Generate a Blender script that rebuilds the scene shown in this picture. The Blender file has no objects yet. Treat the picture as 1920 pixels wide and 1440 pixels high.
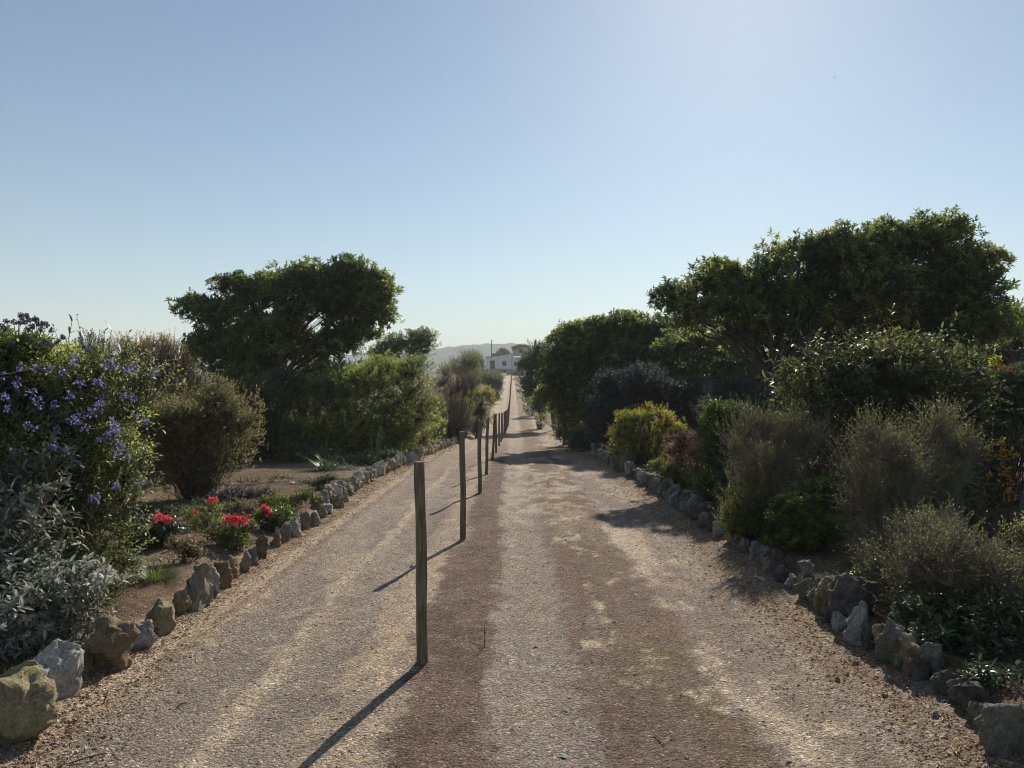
import bpy, bmesh, math, random
import numpy as np
from mathutils import Vector, noise as mnoise

# ------------------------------------------------------------------ camera, sky, sun
F = 1442.0            # focal length in photo pixels (photo 1920 wide)
HZ = 720.0            # eye-level row
scene = bpy.context.scene
C = scene.collection
cam_d = bpy.data.cameras.new('camera'); cam = bpy.data.objects.new('camera', cam_d); C.objects.link(cam)
cam.location = (0, 0, 0); cam.rotation_euler = (math.radians(90), 0, 0)
cam_d.sensor_width = 36; cam_d.lens = 36*F/1920; cam_d.clip_start = 0.05; cam_d.clip_end = 20000
scene.camera = cam
SUN_EL, SUN_AZ = math.radians(30), math.radians(16.5)     # azimuth to the right of straight ahead
world = bpy.data.worlds.new("World"); scene.world = world; world.use_nodes = True
wn = world.node_tree; bg = wn.nodes['Background']
sky = wn.nodes.new('ShaderNodeTexSky'); sky.sky_type = 'NISHITA'; sky.sun_disc = False
sky.sun_elevation = SUN_EL; sky.sun_rotation = SUN_AZ
sky.altitude = 0; sky.air_density = 1.0; sky.dust_density = 0.20; sky.ozone_density = 0.5
tn = wn.nodes.new('ShaderNodeMix'); tn.data_type = 'RGBA'; tn.blend_type = 'MULTIPLY'; tn.inputs[0].default_value = 1   # camera white balance
tn.inputs[7].default_value = (.98, 1.06, 1.09, 1); wn.links.new(sky.outputs[0], tn.inputs[6]); wn.links.new(tn.outputs[2], bg.inputs[0]); bg.inputs[1].default_value = 0.062
sun_d = bpy.data.lights.new('sun', 'SUN'); sun = bpy.data.objects.new('sun', sun_d); C.objects.link(sun)
sun_d.energy = 5.0; sun_d.angle = math.radians(0.6); sun_d.color = (1.0, 0.93, 0.82)
sd = Vector((math.sin(SUN_AZ)*math.cos(SUN_EL), math.cos(SUN_AZ)*math.cos(SUN_EL), math.sin(SUN_EL)))
sun.rotation_euler = sd.to_track_quat('Z', 'Y').to_euler(); sun.location = sd*50
vs = scene.view_settings
vs.view_transform = 'Standard'; vs.look = 'None'; vs.gamma = 1; vs.exposure = 0.5; vs.use_curve_mapping = False
scene.cycles.use_denoising = True; scene.cycles.diffuse_bounces = 6; scene.cycles.max_bounces = 8; scene.cycles.transparent_max_bounces = 4; scene.cycles.volume_bounces = 1
scene.cycles.use_adaptive_sampling = True; scene.cycles.adaptive_threshold = 0.015; scene.cycles.pixel_filter_type = 'BLACKMAN_HARRIS'; scene.cycles.filter_width = 1.1

rng = np.random.default_rng(7)
random.seed(7)

# ------------------------------------------------------------------ numeric helpers
def _h(ix, iy, iz, seed):
    n = (ix.astype(np.int64)*374761393 + iy.astype(np.int64)*668265263 + iz.astype(np.int64)*2147483647 + seed*974634777) & 0xffffffff
    n = ((n ^ (n >> 13))*1274126177) & 0xffffffff
    n = ((n ^ (n >> 16))*2246822519) & 0xffffffff
    return ((n ^ (n >> 15)) & 0xffffff)/float(0xffffff)
def vnoise(x, y, z=None, seed=0):
    x = np.asarray(x, float); y = np.asarray(y, float)
    z = np.zeros_like(x) if z is None else np.asarray(z, float)
    ix, iy, iz = np.floor(x), np.floor(y), np.floor(z)
    fx, fy, fz = x-ix, y-iy, z-iz
    fx = fx*fx*(3-2*fx); fy = fy*fy*(3-2*fy); fz = fz*fz*(3-2*fz)
    r = 0
    for a in (0, 1):
        for b in (0, 1):
            for c in (0, 1):
                w = (fx if a else 1-fx)*(fy if b else 1-fy)*(fz if c else 1-fz)
                r = r + w*_h(ix+a, iy+b, iz+c, seed)
    return r
def fbm(x, y, seed=0, oct=4):
    r = 0; a = .5; t = 0
    for o in range(oct):
        r = r + a*vnoise(x*2**o, y*2**o, None, seed+o*17); t += a; a *= .5
    return r/t
def ss(a, b, x):
    t = np.clip((x-a)/(b-a), 0, 1); return t*t*(3-2*t)
def band(u, a, b, s): return ss(a-s, a+s, u)*(1-ss(b-s, b+s, u))
def unit(v): return v/np.maximum(np.linalg.norm(v, axis=-1, keepdims=True), 1e-9)
def randdir(n, r): return unit(r.normal(size=(n, 3)))

# lie of the land ---------------------------------------------------
ZP = [(-50,-1.0),(0,-1.6),(5,-1.69),(12.8,-1.82),(20,-1.99),(26,-2.19),(34,-2.48),(44,-2.70),(52,-2.76),(60,-2.66),(75,-2.12),(89,-1.55),(130,0.1),(165,1.55),(176,2.2),(186,3.2),(195,3.4),(300,3.6),(3000,3.6)]
_zy = np.linspace(-50, 320, 1481); _zz = np.interp(_zy, [a for a, b in ZP], [b for a, b in ZP])
_k = np.ones(21)/21; _zs = np.convolve(np.pad(_zz, 10, mode='edge'), _k, 'valid')
def zprof(y): return np.interp(y, _zy, _zs)
LW = [(0,-2.1),(3,-2.22),(3.8,-2.3),(5,-2.5),(7.3,-2.64),(10.7,-2.67),(15,-2.68),(20,-2.5),(29,-2.2),(50,-2.0),(90,-1.65),(170,-1.5),(400,-1.5)]
RW = [(0,2.2),(6,2.22),(8.7,2.35),(12.8,2.42),(20,2.36),(34,2.35),(50,2.3),(89,1.8),(170,1.2),(400,1.2)]
PX = [(0,-.55),(16,-.53),(24,-.49),(35,-.43),(50,-.25),(89,-.18),(170,0),(400,0)]
def ip(T, y): return np.interp(y, [a for a, b in T], [b for a, b in T])
def ground_z(x, y):
    x = np.asarray(x, float); y = np.asarray(y, float)
    z = zprof(y)
    side = np.exp(-(np.maximum(0, np.abs(x)-12)/38)**2)
    zz = np.where(z > -2.2, -2.2+(z+2.2)*np.where(y > 45, side, 1), z)
    zz = np.where(y > 45, zz-3.0*(1-side)*ss(45, 120, y), zz)
    wl, wr, px = ip(LW, y), ip(RW, y), ip(PX, y)
    near = 1-ss(60, 120, y)
    bedl = ss(0.02, 0.25, wl-x); bedr = ss(0.02, 0.25, x-wr)
    zz = zz + near*(bedl*(0.13+0.05*(fbm(x*.7, y*.7, 3)-.5)) + bedr*(0.12+0.05*(fbm(x*.7, y*.7, 5)-.5)))
    n = fbm(x*.9, y*.6, 11)-.5
    zz = zz + near*0.014*n
    zz = zz - near*0.045*band(x, -1.95, -.95, .12) - near*.02*band(x, -.12, .35, .14) + near*.012*band(x, .5, 1.1, .3) - near*.015*band(x, 1.2, 1.6, .2)
    for py0 in (4.61, 8.6, 12.8): zz = zz + .018*np.exp(-(((x-ip(PX, y))**2+(y-py0)**2)/.09**2))
    zz = zz + near*0.012*band(x, -1.52, -1.40, .03)*(1-bedl)
    zz = zz + near*0.012*(fbm(x*9, y*9, 21, 3)-.5)
    zz = zz + near*0.05*ss(.35, .0, np.abs(x-wl)) + near*0.05*ss(.4, .0, np.abs(x-wr))
    zz = zz + near*.03*(fbm(x*3.3, y*3.3, 91, 3)-.5)*np.maximum(bedl, bedr)
    return zz
def gz(x, y): return float(ground_z(np.array([x]), np.array([y]))[0])
def hit(px, py):            # ground point seen at a photo pixel: distance and x
    d = np.linspace(2, 170, 8000); x = (px-960)/F*d
    g = ground_z(x, d) - (HZ-py)/F*d
    i = int(np.argmax(g > 0)) if g[0] <= 0 else 0
    return float(d[i]), float(x[i])

# ------------------------------------------------------------------ object helpers
def link(o, parent=None):
    C.objects.link(o)
    if parent is not None: o.parent = parent
    return o
LABELS = {}
def tag(o, label=None, cat=None, group=None, kind=None):
    if label: o['label'] = label
    if cat: o['category'] = cat
    if group: o['group'] = group
    if kind: o['kind'] = kind
    return o
def thing(name, label, cat, loc, group=None):
    o = bpy.data.objects.new(name, None); o.empty_display_size = .1
    o.location = loc; link(o); return tag(o, label, cat, group)
def np_obj(name, V, loops, totals, mat, parent=None, tint=None, smooth=False, loc=None, extra=None):
    me = bpy.data.meshes.new(name)
    V = np.asarray(V, np.float32); loops = np.asarray(loops, np.int32); totals = np.asarray(totals, np.int32)
    me.vertices.add(len(V)); me.vertices.foreach_set('co', V.ravel())
    me.loops.add(len(loops)); me.loops.foreach_set('vertex_index', loops)
    me.polygons.add(len(totals))
    st = np.concatenate([[0], np.cumsum(totals)[:-1]]).astype(np.int32)
    me.polygons.foreach_set('loop_start', st)
    me.update(calc_edges=True)
    if smooth: me.polygons.foreach_set('use_smooth', np.ones(len(totals), bool))
    if tint is not None:
        a = me.attributes.new('tint', 'FLOAT', 'POINT'); a.data.foreach_set('value', np.asarray(tint, np.float32))
    for k, v in (extra or {}).items():
        a = me.attributes.new(k, 'FLOAT_COLOR', 'POINT'); a.data.foreach_set('color', np.asarray(v, np.float32).ravel())
    me.materials.append(mat)
    o = bpy.data.objects.new(name, me); link(o, parent)
    if loc is not None: o.location = loc
    return o
def bm_obj(name, bm, mat, parent=None, smooth=False, loc=None):
    me = bpy.data.meshes.new(name); bm.to_mesh(me); bm.free()
    me.materials.append(mat)
    if smooth:
        for p in me.polygons: p.use_smooth = True
    o = bpy.data.objects.new(name, me); link(o, parent)
    if loc is not None: o.location = loc
    return o
class Geo:                  # collects faces for one mesh
    def __init__(s): s.V = []; s.L = []; s.T = []; s.A = []; s.n = 0
    def add(s, V, loops, totals, tint=None):
        V = np.asarray(V).reshape(-1, 3)
        s.V.append(V); s.L.append(np.asarray(loops).ravel()+s.n); s.T.append(np.asarray(totals)); s.n += len(V)
        s.A.append(np.zeros(len(V)) if tint is None else np.asarray(tint))
    def obj(s, name, mat, parent=None, origin=(0,0,0), smooth=False, loc=None):
        if not s.V: return None
        V = np.concatenate(s.V)-np.asarray(origin)
        return np_obj(name, V, np.concatenate(s.L), np.concatenate(s.T), mat, parent, np.concatenate(s.A), smooth, loc)
def leaves(g, P, D, N, L, W, tint, big=False, fold=.18, droop=.25):
    n = len(P)
    if n == 0: return
    D = unit(D); S = unit(np.cross(D, N)); N = np.cross(S, D)
    L = np.broadcast_to(L, (n,))[:, None]; W = np.broadcast_to(W, (n,))[:, None]
    if not big:
        V = np.stack([P, P+D*L*.5+S*W*.5+N*W*fold, P+D*L-N*L*droop*.4, P+D*L*.5-S*W*.5+N*W*fold], 1)
        base = (np.arange(n)*4)[:, None]
        F_ = base+np.array([0, 1, 2, 0, 2, 3]); g.add(V, F_, np.full(n*2, 3), np.repeat(tint, 4))
    else:
        def pt(t, s): return P+D*L*t+S*W*s-N*L*droop*t*t+N*W*fold*abs(s)*2
        V = np.stack([pt(0, 0), pt(.28, .42), pt(.65, .42), pt(1, 0), pt(.65, -.42), pt(.28, -.42), pt(.3, 0), pt(.66, 0)], 1)
        f = np.array([0,1,6, 0,6,5, 1,2,7,6, 6,7,4,5, 2,3,7, 7,3,4]); tt = np.array([3,3,4,4,3,3])
        base = (np.arange(n)*8)[:, None]
        g.add(V, base+f, np.tile(tt, n), np.repeat(tint, 8))
def tubes(g, pts, rad, sides=4, tint=0.5, cap=False):
    pts = np.asarray(pts, float); n, k, _ = pts.shape
    if n == 0: return
    rad = np.broadcast_to(rad, (n, k))
    T = np.empty_like(pts); T[:, 1:-1] = pts[:, 2:]-pts[:, :-2]; T[:, 0] = pts[:, 1]-pts[:, 0]; T[:, -1] = pts[:, -1]-pts[:, -2]
    T = unit(T)
    ref = np.where(np.abs(T[:, :1, 2:3]) > .9, np.array([1., 0, 0]), np.array([0, 0, 1.]))
    A = unit(np.cross(T, np.broadcast_to(ref, T.shape))); B = np.cross(T, A)
    th = np.arange(sides)*2*math.pi/sides
    V = pts[:, :, None, :]+rad[:, :, None, None]*(A[:, :, None, :]*np.cos(th)[None, None, :, None]+B[:, :, None, :]*np.sin(th)[None, None, :, None])
    i = np.arange(n)[:, None, None]*k*sides; j = np.arange(k-1)[None, :, None]*sides; s = np.arange(sides)[None, None, :]; s2 = (s+1) % sides
    q = np.stack([i+j+s, i+j+s2, i+j+sides+s2, i+j+sides+s], -1)
    g.add(V, q, np.full(n*(k-1)*sides, 4), np.full(n*k*sides, tint))
def bez(a, c, b, k, jit=0, r=None):
    t = np.linspace(0, 1, k)[None, :, None]
    a, b, c = [np.asarray(q, float).reshape(-1, 1, 3) for q in (a, b, c)]
    p = (1-t)**2*a+2*t*(1-t)*c+t*t*b
    if jit and r is not None:
        w = r.normal(size=p.shape)*jit; w[:, 0] = 0; w[:, -1] = 0; p = p+w
    return p
def blades(g, B, D, L, W, droop, seg=6, tint=None):
    n = len(B); D = unit(D); t = np.linspace(0, 1, seg)[None, :, None]
    L = np.broadcast_to(L, (n,))[:, None, None]; W = np.broadcast_to(W, (n,))[:, None, None]; dr = np.broadcast_to(droop, (n,))[:, None, None]
    hz = D*np.array([1, 1, 0.]); side = unit(np.cross(D, np.array([0, 0, 1.]))+1e-4)
    p = B[:, None, :]+D[:, None, :]*L*t+hz[:, None, :]*L*dr*.5*t*t-np.array([0, 0, 1.])*L*dr*t**2.2
    w = W*.5*np.power(np.clip(1-t, 0, 1), .6)*np.minimum(1, .6+t*2)
    V = np.stack([p-side[:, None, :]*w, p+side[:, None, :]*w], 2)
    i = np.arange(n)[:, None]*seg*2; j = np.arange(seg-1)[None, :]*2
    q = np.stack([i+j, i+j+1, i+j+3, i+j+2], -1)
    tint = np.zeros(n) if tint is None else tint
    g.add(V, q, np.full(n*(seg-1), 4), np.repeat(tint, seg*2))

# ------------------------------------------------------------------ materials
def newmat(name):
    m = bpy.data.materials.new(name); m.use_nodes = True
    nt = m.node_tree; return m, nt, nt.nodes['Principled BSDF'], nt.nodes['Material Output']
def ramp(nt, stops, fac):
    r = nt.nodes.new('ShaderNodeValToRGB'); e = r.color_ramp.elements
    while len(e) < len(stops): e.new(.5)
    for q, (p, c) in zip(e, stops): q.position = p; q.color = (*c, 1)
    nt.links.new(fac, r.inputs[0]); return r.outputs[0]
def texco(nt): return nt.nodes.new('ShaderNodeTexCoord').outputs['Object']
def noise_n(nt, vec, scale, detail=4, rough=.6):
    n = nt.nodes.new('ShaderNodeTexNoise'); n.inputs['Scale'].default_value = scale; n.inputs['Detail'].default_value = detail
    n.inputs['Roughness'].default_value = rough; nt.links.new(vec, n.inputs['Vector']); return n.outputs['Fac']
def mixc(nt, fac, a, b, mode='MIX'):
    n = nt.nodes.new('ShaderNodeMix'); n.data_type = 'RGBA'; n.blend_type = mode
    for s, v in ((n.inputs[0], fac), (n.inputs[6], a), (n.inputs[7], b)):
        if isinstance(v, (int, float)): s.default_value = v
        elif isinstance(v, tuple): s.default_value = (*v, 1)
        else: nt.links.new(v, s)
    return n.outputs[2]
def bump(nt, bsdf, h, strength, dist):
    b = nt.nodes.new('ShaderNodeBump'); b.inputs['Strength'].default_value = strength; b.inputs['Distance'].default_value = dist
    nt.links.new(h, b.inputs['Height']); nt.links.new(b.outputs[0], bsdf.inputs['Normal']); return b
def leafmat(name, cols, trans=.4, rough=.5, spec=.4, boost=1.5, k=1.0):
    trans = trans*1.15; boost = boost*1.15 if boost > 1 else boost
    cols = [tuple(min(.9, q*k) for q in c) for c in cols]
    m, nt, b, out = newmat(name)
    a = nt.nodes.new('ShaderNodeAttribute'); a.attribute_name = 'tint'
    k = len(cols); c = ramp(nt, [(i/(k-1), q) for i, q in enumerate(cols)], a.outputs['Fac'])
    nt.links.new(c, b.inputs['Base Color']); b.inputs['Roughness'].default_value = rough; b.inputs['Specular IOR Level'].default_value = spec
    hs = nt.nodes.new('ShaderNodeHueSaturation'); hs.inputs['Hue'].default_value = .49; hs.inputs['Saturation'].default_value = 1.0; hs.inputs['Value'].default_value = boost
    nt.links.new(c, hs.inputs['Color'])
    tr = nt.nodes.new('ShaderNodeBsdfTranslucent'); nt.links.new(hs.outputs[0], tr.inputs[0])
    mx = nt.nodes.new('ShaderNodeMixShader'); mx.inputs[0].default_value = trans
    nt.links.new(b.outputs[0], mx.inputs[1]); nt.links.new(tr.outputs[0], mx.inputs[2]); nt.links.new(mx.outputs[0], out.inputs[0])
    return m
def woodmat(name, c1, c2, scale=14):
    m, nt, b, out = newmat(name); v = texco(nt)
    mp = nt.nodes.new('ShaderNodeMapping'); mp.inputs['Scale'].default_value = (1, 1, .25); nt.links.new(v, mp.inputs[0])
    n = noise_n(nt, mp.outputs[0], scale, 6, .7); nt.links.new(ramp(nt, [(.3, c1), (.7, c2)], n), b.inputs['Base Color'])
    b.inputs['Roughness'].default_value = .9; b.inputs['Specular IOR Level'].default_value = .15; bump(nt, b, n, .6, .01); return m
def rockmat(name, c1, c2, c3, lichen=None, kk=1.9):
    m, nt, b, out = newmat(name); v = texco(nt)
    oi = nt.nodes.new('ShaderNodeObjectInfo')
    ad = nt.nodes.new('ShaderNodeVectorMath'); ad.operation = 'ADD'; nt.links.new(v, ad.inputs[0])
    sc = nt.nodes.new('ShaderNodeVectorMath'); sc.operation = 'SCALE'; sc.inputs[3].default_value = 37
    cx = nt.nodes.new('ShaderNodeCombineXYZ'); nt.links.new(oi.outputs['Random'], cx.inputs[0]); nt.links.new(oi.outputs['Random'], cx.inputs[1])
    nt.links.new(cx.outputs[0], sc.inputs[0]); nt.links.new(sc.outputs[0], ad.inputs[1]); v = ad.outputs[0]
    n1 = noise_n(nt, v, 5, 6, .65); n2 = noise_n(nt, v, 26, 6, .75); n3 = noise_n(nt, v, 90, 4, .7)
    c1, c2, c3 = [tuple(q*kk for q in c_) for c_ in (c1, c2, c3)]
    c = ramp(nt, [(.3, c1), (.52, c2), (.72, c3)], n1)
    c = mixc(nt, .75, c, ramp(nt, [(.3, (.35, .32, .3)), (.55, (1, 1, 1)), (.75, (1.35, 1.3, 1.2))], n2), 'MULTIPLY')
    c = mixc(nt, .8, c, ramp(nt, [(.35, (.45, .44, .43)), (.6, (1.15, 1.15, 1.15))], n3), 'MULTIPLY')
    if lichen:
        l = noise_n(nt, v, 8, 5, .7); f = ramp(nt, [(.48, (0, 0, 0)), (.6, (.8, .8, .8))], l); c = mixc(nt, f, c, tuple(min(.6, q*1.25) for q in lichen))
    nt.links.new(c, b.inputs['Base Color']); b.inputs['Roughness'].default_value = .92; b.inputs['Specular IOR Level'].default_value = .2
    mt = nt.nodes.new('ShaderNodeMath'); mt.operation = 'MULTIPLY_ADD'; mt.inputs[1].default_value = .35; nt.links.new(n3, mt.inputs[0]); nt.links.new(n2, mt.inputs[2])
    bump(nt, b, mt.outputs[0], 1.0, .045); return m
def plain(name, c, rough=.7, var=.25, scale=8):
    m, nt, b, out = newmat(name); n = noise_n(nt, texco(nt), scale, 5)
    lo = tuple(q*(1-var) for q in c); hi = tuple(min(1, q*(1+var)) for q in c)
    nt.links.new(ramp(nt, [(.3, lo), (.7, hi)], n), b.inputs['Base Color']); b.inputs['Roughness'].default_value = rough; b.inputs['Specular IOR Level'].default_value = .25
    return m

M = {}
M['tree_leaf'] = leafmat('tree_leaf', [(.018,.030,.012),(.035,.055,.018),(.060,.078,.020),(.11,.12,.028)], .42, .42, .5, k=2.1)
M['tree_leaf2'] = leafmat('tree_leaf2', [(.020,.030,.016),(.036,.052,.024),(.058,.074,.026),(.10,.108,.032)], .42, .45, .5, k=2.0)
M['olive_leaf'] = leafmat('olive_leaf', [(.035,.045,.012),(.060,.075,.016),(.095,.110,.020),(.14,.14,.03)], .42, .5, .35, k=2.0)
M['green_leaf'] = leafmat('green_leaf', [(.040,.062,.014),(.075,.105,.020),(.12,.155,.028),(.19,.20,.05)], .50, .45, .4, k=1.75)
M['brown_leaf'] = leafmat('brown_leaf', [(.055,.040,.024),(.075,.070,.028),(.10,.10,.035),(.15,.14,.055)], .4, .38, .5, k=1.75)
M['gold_leaf'] = leafmat('gold_leaf', [(.09,.05,.012),(.14,.10,.02),(.19,.14,.03),(.10,.11,.02)], .45, .5, .3, k=1.7)
M['silver_leaf'] = leafmat('silver_leaf', [(.08,.10,.05),(.20,.22,.165),(.38,.39,.32),(.54,.54,.48)], .36, .5, .3, 1.2, k=.85)
M['vine_leaf'] = leafmat('vine_leaf', [(.055,.068,.028),(.085,.10,.04),(.12,.14,.05),(.22,.25,.05)], .42, .45, .45, k=1.4)
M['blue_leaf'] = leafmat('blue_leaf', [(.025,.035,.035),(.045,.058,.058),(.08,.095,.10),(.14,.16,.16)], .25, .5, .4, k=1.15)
M['yellow_leaf'] = leafmat('yellow_leaf', [(.08,.11,.012),(.19,.23,.018),(.31,.32,.022),(.36,.24,.03)], .5, .5, .3, k=1.0)
M['pink_leaf'] = leafmat('pink_leaf', [(.14,.085,.055),(.23,.14,.10),(.30,.20,.15),(.18,.17,.07)], .4, .5, .35, k=1.15)
M['arch_leaf'] = leafmat('arch_leaf', [(.028,.036,.014),(.050,.062,.020),(.085,.10,.03),(.14,.15,.045)], .40, .5, .4)
M['bright_leaf'] = leafmat('bright_leaf', [(.035,.06,.012),(.065,.10,.018),(.12,.17,.025),(.19,.23,.04)], .42, .35, .5)
M['glossy_leaf'] = leafmat('glossy_leaf', [(.022,.034,.014),(.034,.050,.020),(.050,.070,.024),(.13,.13,.03)], .25, .42, .4, k=1.3)
M['grey_leaf'] = leafmat('grey_leaf', [(.075,.07,.033),(.11,.115,.042),(.15,.165,.05),(.21,.235,.07)], .42, .5, .3, k=1.0)
M['heath_leaf'] = leafmat('heath_leaf', [(.05,.035,.032),(.075,.055,.048),(.095,.075,.062),(.10,.09,.055)], .3, .6, .25, k=1.7)
M['grass_leaf'] = leafmat('grass_leaf', [(.025,.04,.012),(.05,.075,.02),(.09,.12,.035),(.20,.18,.08)], .35, .4, .5, k=1.4)
M['reed_leaf'] = leafmat('reed_leaf', [(.045,.06,.025),(.08,.10,.04),(.12,.14,.05)], .3, .5, .4)
M['far_leaf'] = leafmat('far_leaf', [(.022,.030,.014),(.040,.050,.022),(.070,.080,.035),(.10,.10,.045)], .3, .6, .2, k=2.3)
M['autumn_leaf'] = leafmat('autumn_leaf', [(.30,.13,.02),(.40,.22,.03),(.30,.25,.04)], .5, .5, .3)
M['litter_leaf'] = leafmat('litter_leaf', [(.10,.055,.03),(.22,.14,.075),(.38,.27,.16),(.62,.52,.38)], .1, .8, .15, 1, k=1.1)
M['violet_petal'] = leafmat('violet_petal', [(.09,.07,.26),(.16,.14,.38),(.27,.25,.50),(.45,.44,.60)], .3, .6, .2, 1.1)
M['red_petal'] = leafmat('red_petal', [(.50,.015,.05),(.70,.04,.08),(.78,.12,.14),(.85,.30,.28)], .35, .6, .2, 1.1)
M['pink_petal'] = leafmat('pink_petal', [(.38,.20,.28),(.50,.32,.40)], .35, .6, .2, 1.1)
M['orange_petal'] = leafmat('orange_petal', [(.45,.08,.02),(.60,.16,.04)], .35, .6, .2, 1.1)
M['umbel'] = leafmat('umbel', [(.09,.09,.12),(.14,.14,.18),(.20,.19,.26)], .2, .8, .1, 1)
M['bark'] = woodmat('bark', (.035,.028,.022), (.09,.075,.058))
M['twig_grey'] = woodmat('twig_grey', (.15,.12,.092), (.29,.245,.195))
M['twig_brown'] = woodmat('twig_brown', (.05,.036,.026), (.11,.08,.055))
M['stalk'] = woodmat('stalk', (.07,.08,.035), (.13,.13,.06))
M['rock_pale'] = rockmat('rock_pale', (.22,.205,.18), (.35,.335,.30), (.47,.45,.41))
M['rock_tan'] = rockmat('rock_tan', (.13,.095,.06), (.24,.18,.115), (.33,.26,.18), (.22,.19,.11))
M['rock_yellow'] = rockmat('rock_yellow', (.17,.14,.09), (.28,.24,.16), (.40,.36,.27), (.30,.25,.11))
M['rock_red'] = rockmat('rock_red', (.10,.07,.05), (.18,.135,.095), (.26,.19,.135), (.24,.12,.06))
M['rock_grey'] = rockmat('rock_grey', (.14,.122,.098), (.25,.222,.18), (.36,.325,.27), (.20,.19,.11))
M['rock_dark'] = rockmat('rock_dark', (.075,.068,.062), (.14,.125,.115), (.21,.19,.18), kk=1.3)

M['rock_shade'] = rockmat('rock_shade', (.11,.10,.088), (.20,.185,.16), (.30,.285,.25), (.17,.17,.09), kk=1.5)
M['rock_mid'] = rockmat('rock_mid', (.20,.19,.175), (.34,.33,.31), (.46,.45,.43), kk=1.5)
# ------------------------------------------------------------------ ground
def axis(lo, hi, a, b, st, gr):
    c = list(np.arange(a, b+1e-6, st)); s = st; x = c[-1]
    while x < hi: s *= gr; x += s; c.append(min(x, hi))
    s = st; x = c[0]
    while x > lo: s *= gr; x -= s; c.insert(0, max(x, lo))
    return np.array(c)
xs = axis(-2400, 2400, -3.6, 3.6, .036, 1.11)
ys = [-30, -20, -10, -5, -2, 0, 1.2]
while ys[-1] < 2900: ys.append(ys[-1]+max(.035, ys[-1]*.0075))
ys = np.array(ys)
GX, GY = np.meshgrid(xs, ys); gx, gy = GX.ravel(), GY.ravel()
gzv = ground_z(gx, gy)
gzv = gzv - 6*ss(260, 600, gy)
def c3(*c): return np.array(c, float)
SAND, SAND2 = c3(.35,.285,.215), c3(.42,.355,.275)
GREY, GREY2, REDB, REDD = c3(.208,.178,.152), c3(.250,.214,.182), c3(.148,.106,.084), c3(.082,.056,.042)
LIT, BED, OLIVE, FIELD = c3(.19,.135,.090), c3(.098,.072,.050), c3(.16,.13,.065), c3(.11,.10,.055)
def ground_col(x, y):
    u = x
    wl, wr = ip(LW, y), ip(RW, y)
    n1 = fbm(x*1.5, y*.55, 31)-.5; n2 = fbm(x*6, y*3.2, 41)-.5; n3 = fbm(x*16, y*13, 51)-.5; n4 = fbm(x*.6, y*.25, 61)-.5
    w = u+n1*.30+n2*.24+n3*.16
    def band(u, a, b, s_): return ss(a-s_*.5, a+s_*.5, u)*(1-ss(b-s_*.5, b+s_*.5, u))
    col = np.empty((len(x), 3)); col[:] = GREY
    def lay(c, f):
        f = np.clip(f, 0, 1)[:, None]; col[:] = col*(1-f)+c*f
    dfar = ss(16, 34, y)
    lay(GREY2, .8*ss(-.05, .15, n1+n2*.6)*1.0)
    # left lane
    lay(SAND, .95*band(w, -.98, -.60, .09)*(.45+.8*ss(-.12, .12, n2+n1)))
    lay(SAND2, .7*band(u+n2*.10+.04*np.sin(y*1.1), -1.52, -1.40, .035)*ss(-.22, .06, n1+n3))
    lay(SAND, .45*band(w, -1.75, -1.25, .15)*ss(-.05, .15, n2))
    lay(SAND, .95*ss(-1.98, -2.16, w+n3*.1))
    lay(REDB, .55*band(u+n2*.1, -2.14, -2.05, .03))
    lay(LIT, .9*ss(-2.22, -2.38, u+n1*.15+n3*.2)*(.35+1.2*ss(-.1, .12, n2+n3)))
    # right lane
    lay(REDB, .95*band(w, -.60, -.12, .07))
    lay(REDD, .6*band(w, -.52, -.12, .07)*ss(-.1, .15, n2+n3*.7))
    lay(GREY2, .9*band(w, -.12, .33, .09)*(.75+n2))
    lay(REDB, .92*band(w, .36, 1.18, .10)*(1-.65*ss(.02, .16, n1+n2*.6)))
    lay(REDD, .5*band(w, .45, 1.1, .12)*ss(-.02, .16, n2-n3*.5))
    lay(OLIVE, .55*band(w, .5, 1.15, .15)*ss(.0, .2, n4+n2*.4))
    lay(GREY2*.5+REDB*.5, .8*band(w, 1.18, 1.70, .10))
    lay(SAND*.85, .40*ss(1.38, 1.65, w)*(.6+n1*2))
    lay(SAND2, .8*band(w, 1.20, 1.50, .10)*ss(-.02, .16, n1+n2*.5))
    lay(LIT, .8*ss(1.78, 2.0, u+n1*.3+n2*.2)*(.5+1.2*ss(-.1, .12, n3+n2)))
    # pale bald patches on the crown, mossy tone farther on
    lay(SAND2, .75*ss(.17, .27, n2*.8+n1*.45+n3*.35)*band(u, -.1, 1.7, .2))
    lay(OLIVE, .55*dfar*band(w, .55, 1.35, .15)*ss(28, 40, y)*(1-ss(80, 110, y)))
    far = np.clip(dfar, 0, 1)
    lay(SAND*.86, .60*far*(1-.75*band(w, .5, 1.35, .2)))
    lay(SAND2*.9, .55*ss(24, 40, y)*(band(w, .22, .48, .07)+band(w, 1.42, 1.68, .07)))
    lay(SAND2*.95, .45*ss(35, 60, y)*band(w, -2.2, -.3, .2))
    lay(SAND2, .5*ss(9, 12, y)*(1-ss(19, 24, y))*band(u, -.1, 2.1, .3)*ss(.0, .14, n2+n1*.7))
    # beds and the country beyond
    for s in (ss(0, .12, wl-x+n2*.1), ss(0, .12, x-wr+n2*.1)):
        f = s*(1-ss(60, 95, y)*0)
        lay(BED, f); lay(LIT*.8, f*.7*ss(-.05, .15, n2+n3)); lay(SAND*.7, f*.4*ss(.04, .18, n1))
    out = ss(9, 16, np.abs(x))
    lay(FIELD, out*.9); lay(c3(.20,.17,.10), out*.6*ss(-.02, .15, fbm(x*.05, y*.05, 71)-.5))
    lay(FIELD, ss(172, 180, y)*.9)
    return col
gcol = ground_col(gx, gy)*np.array([1.54, 1.48, 1.42])
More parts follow.
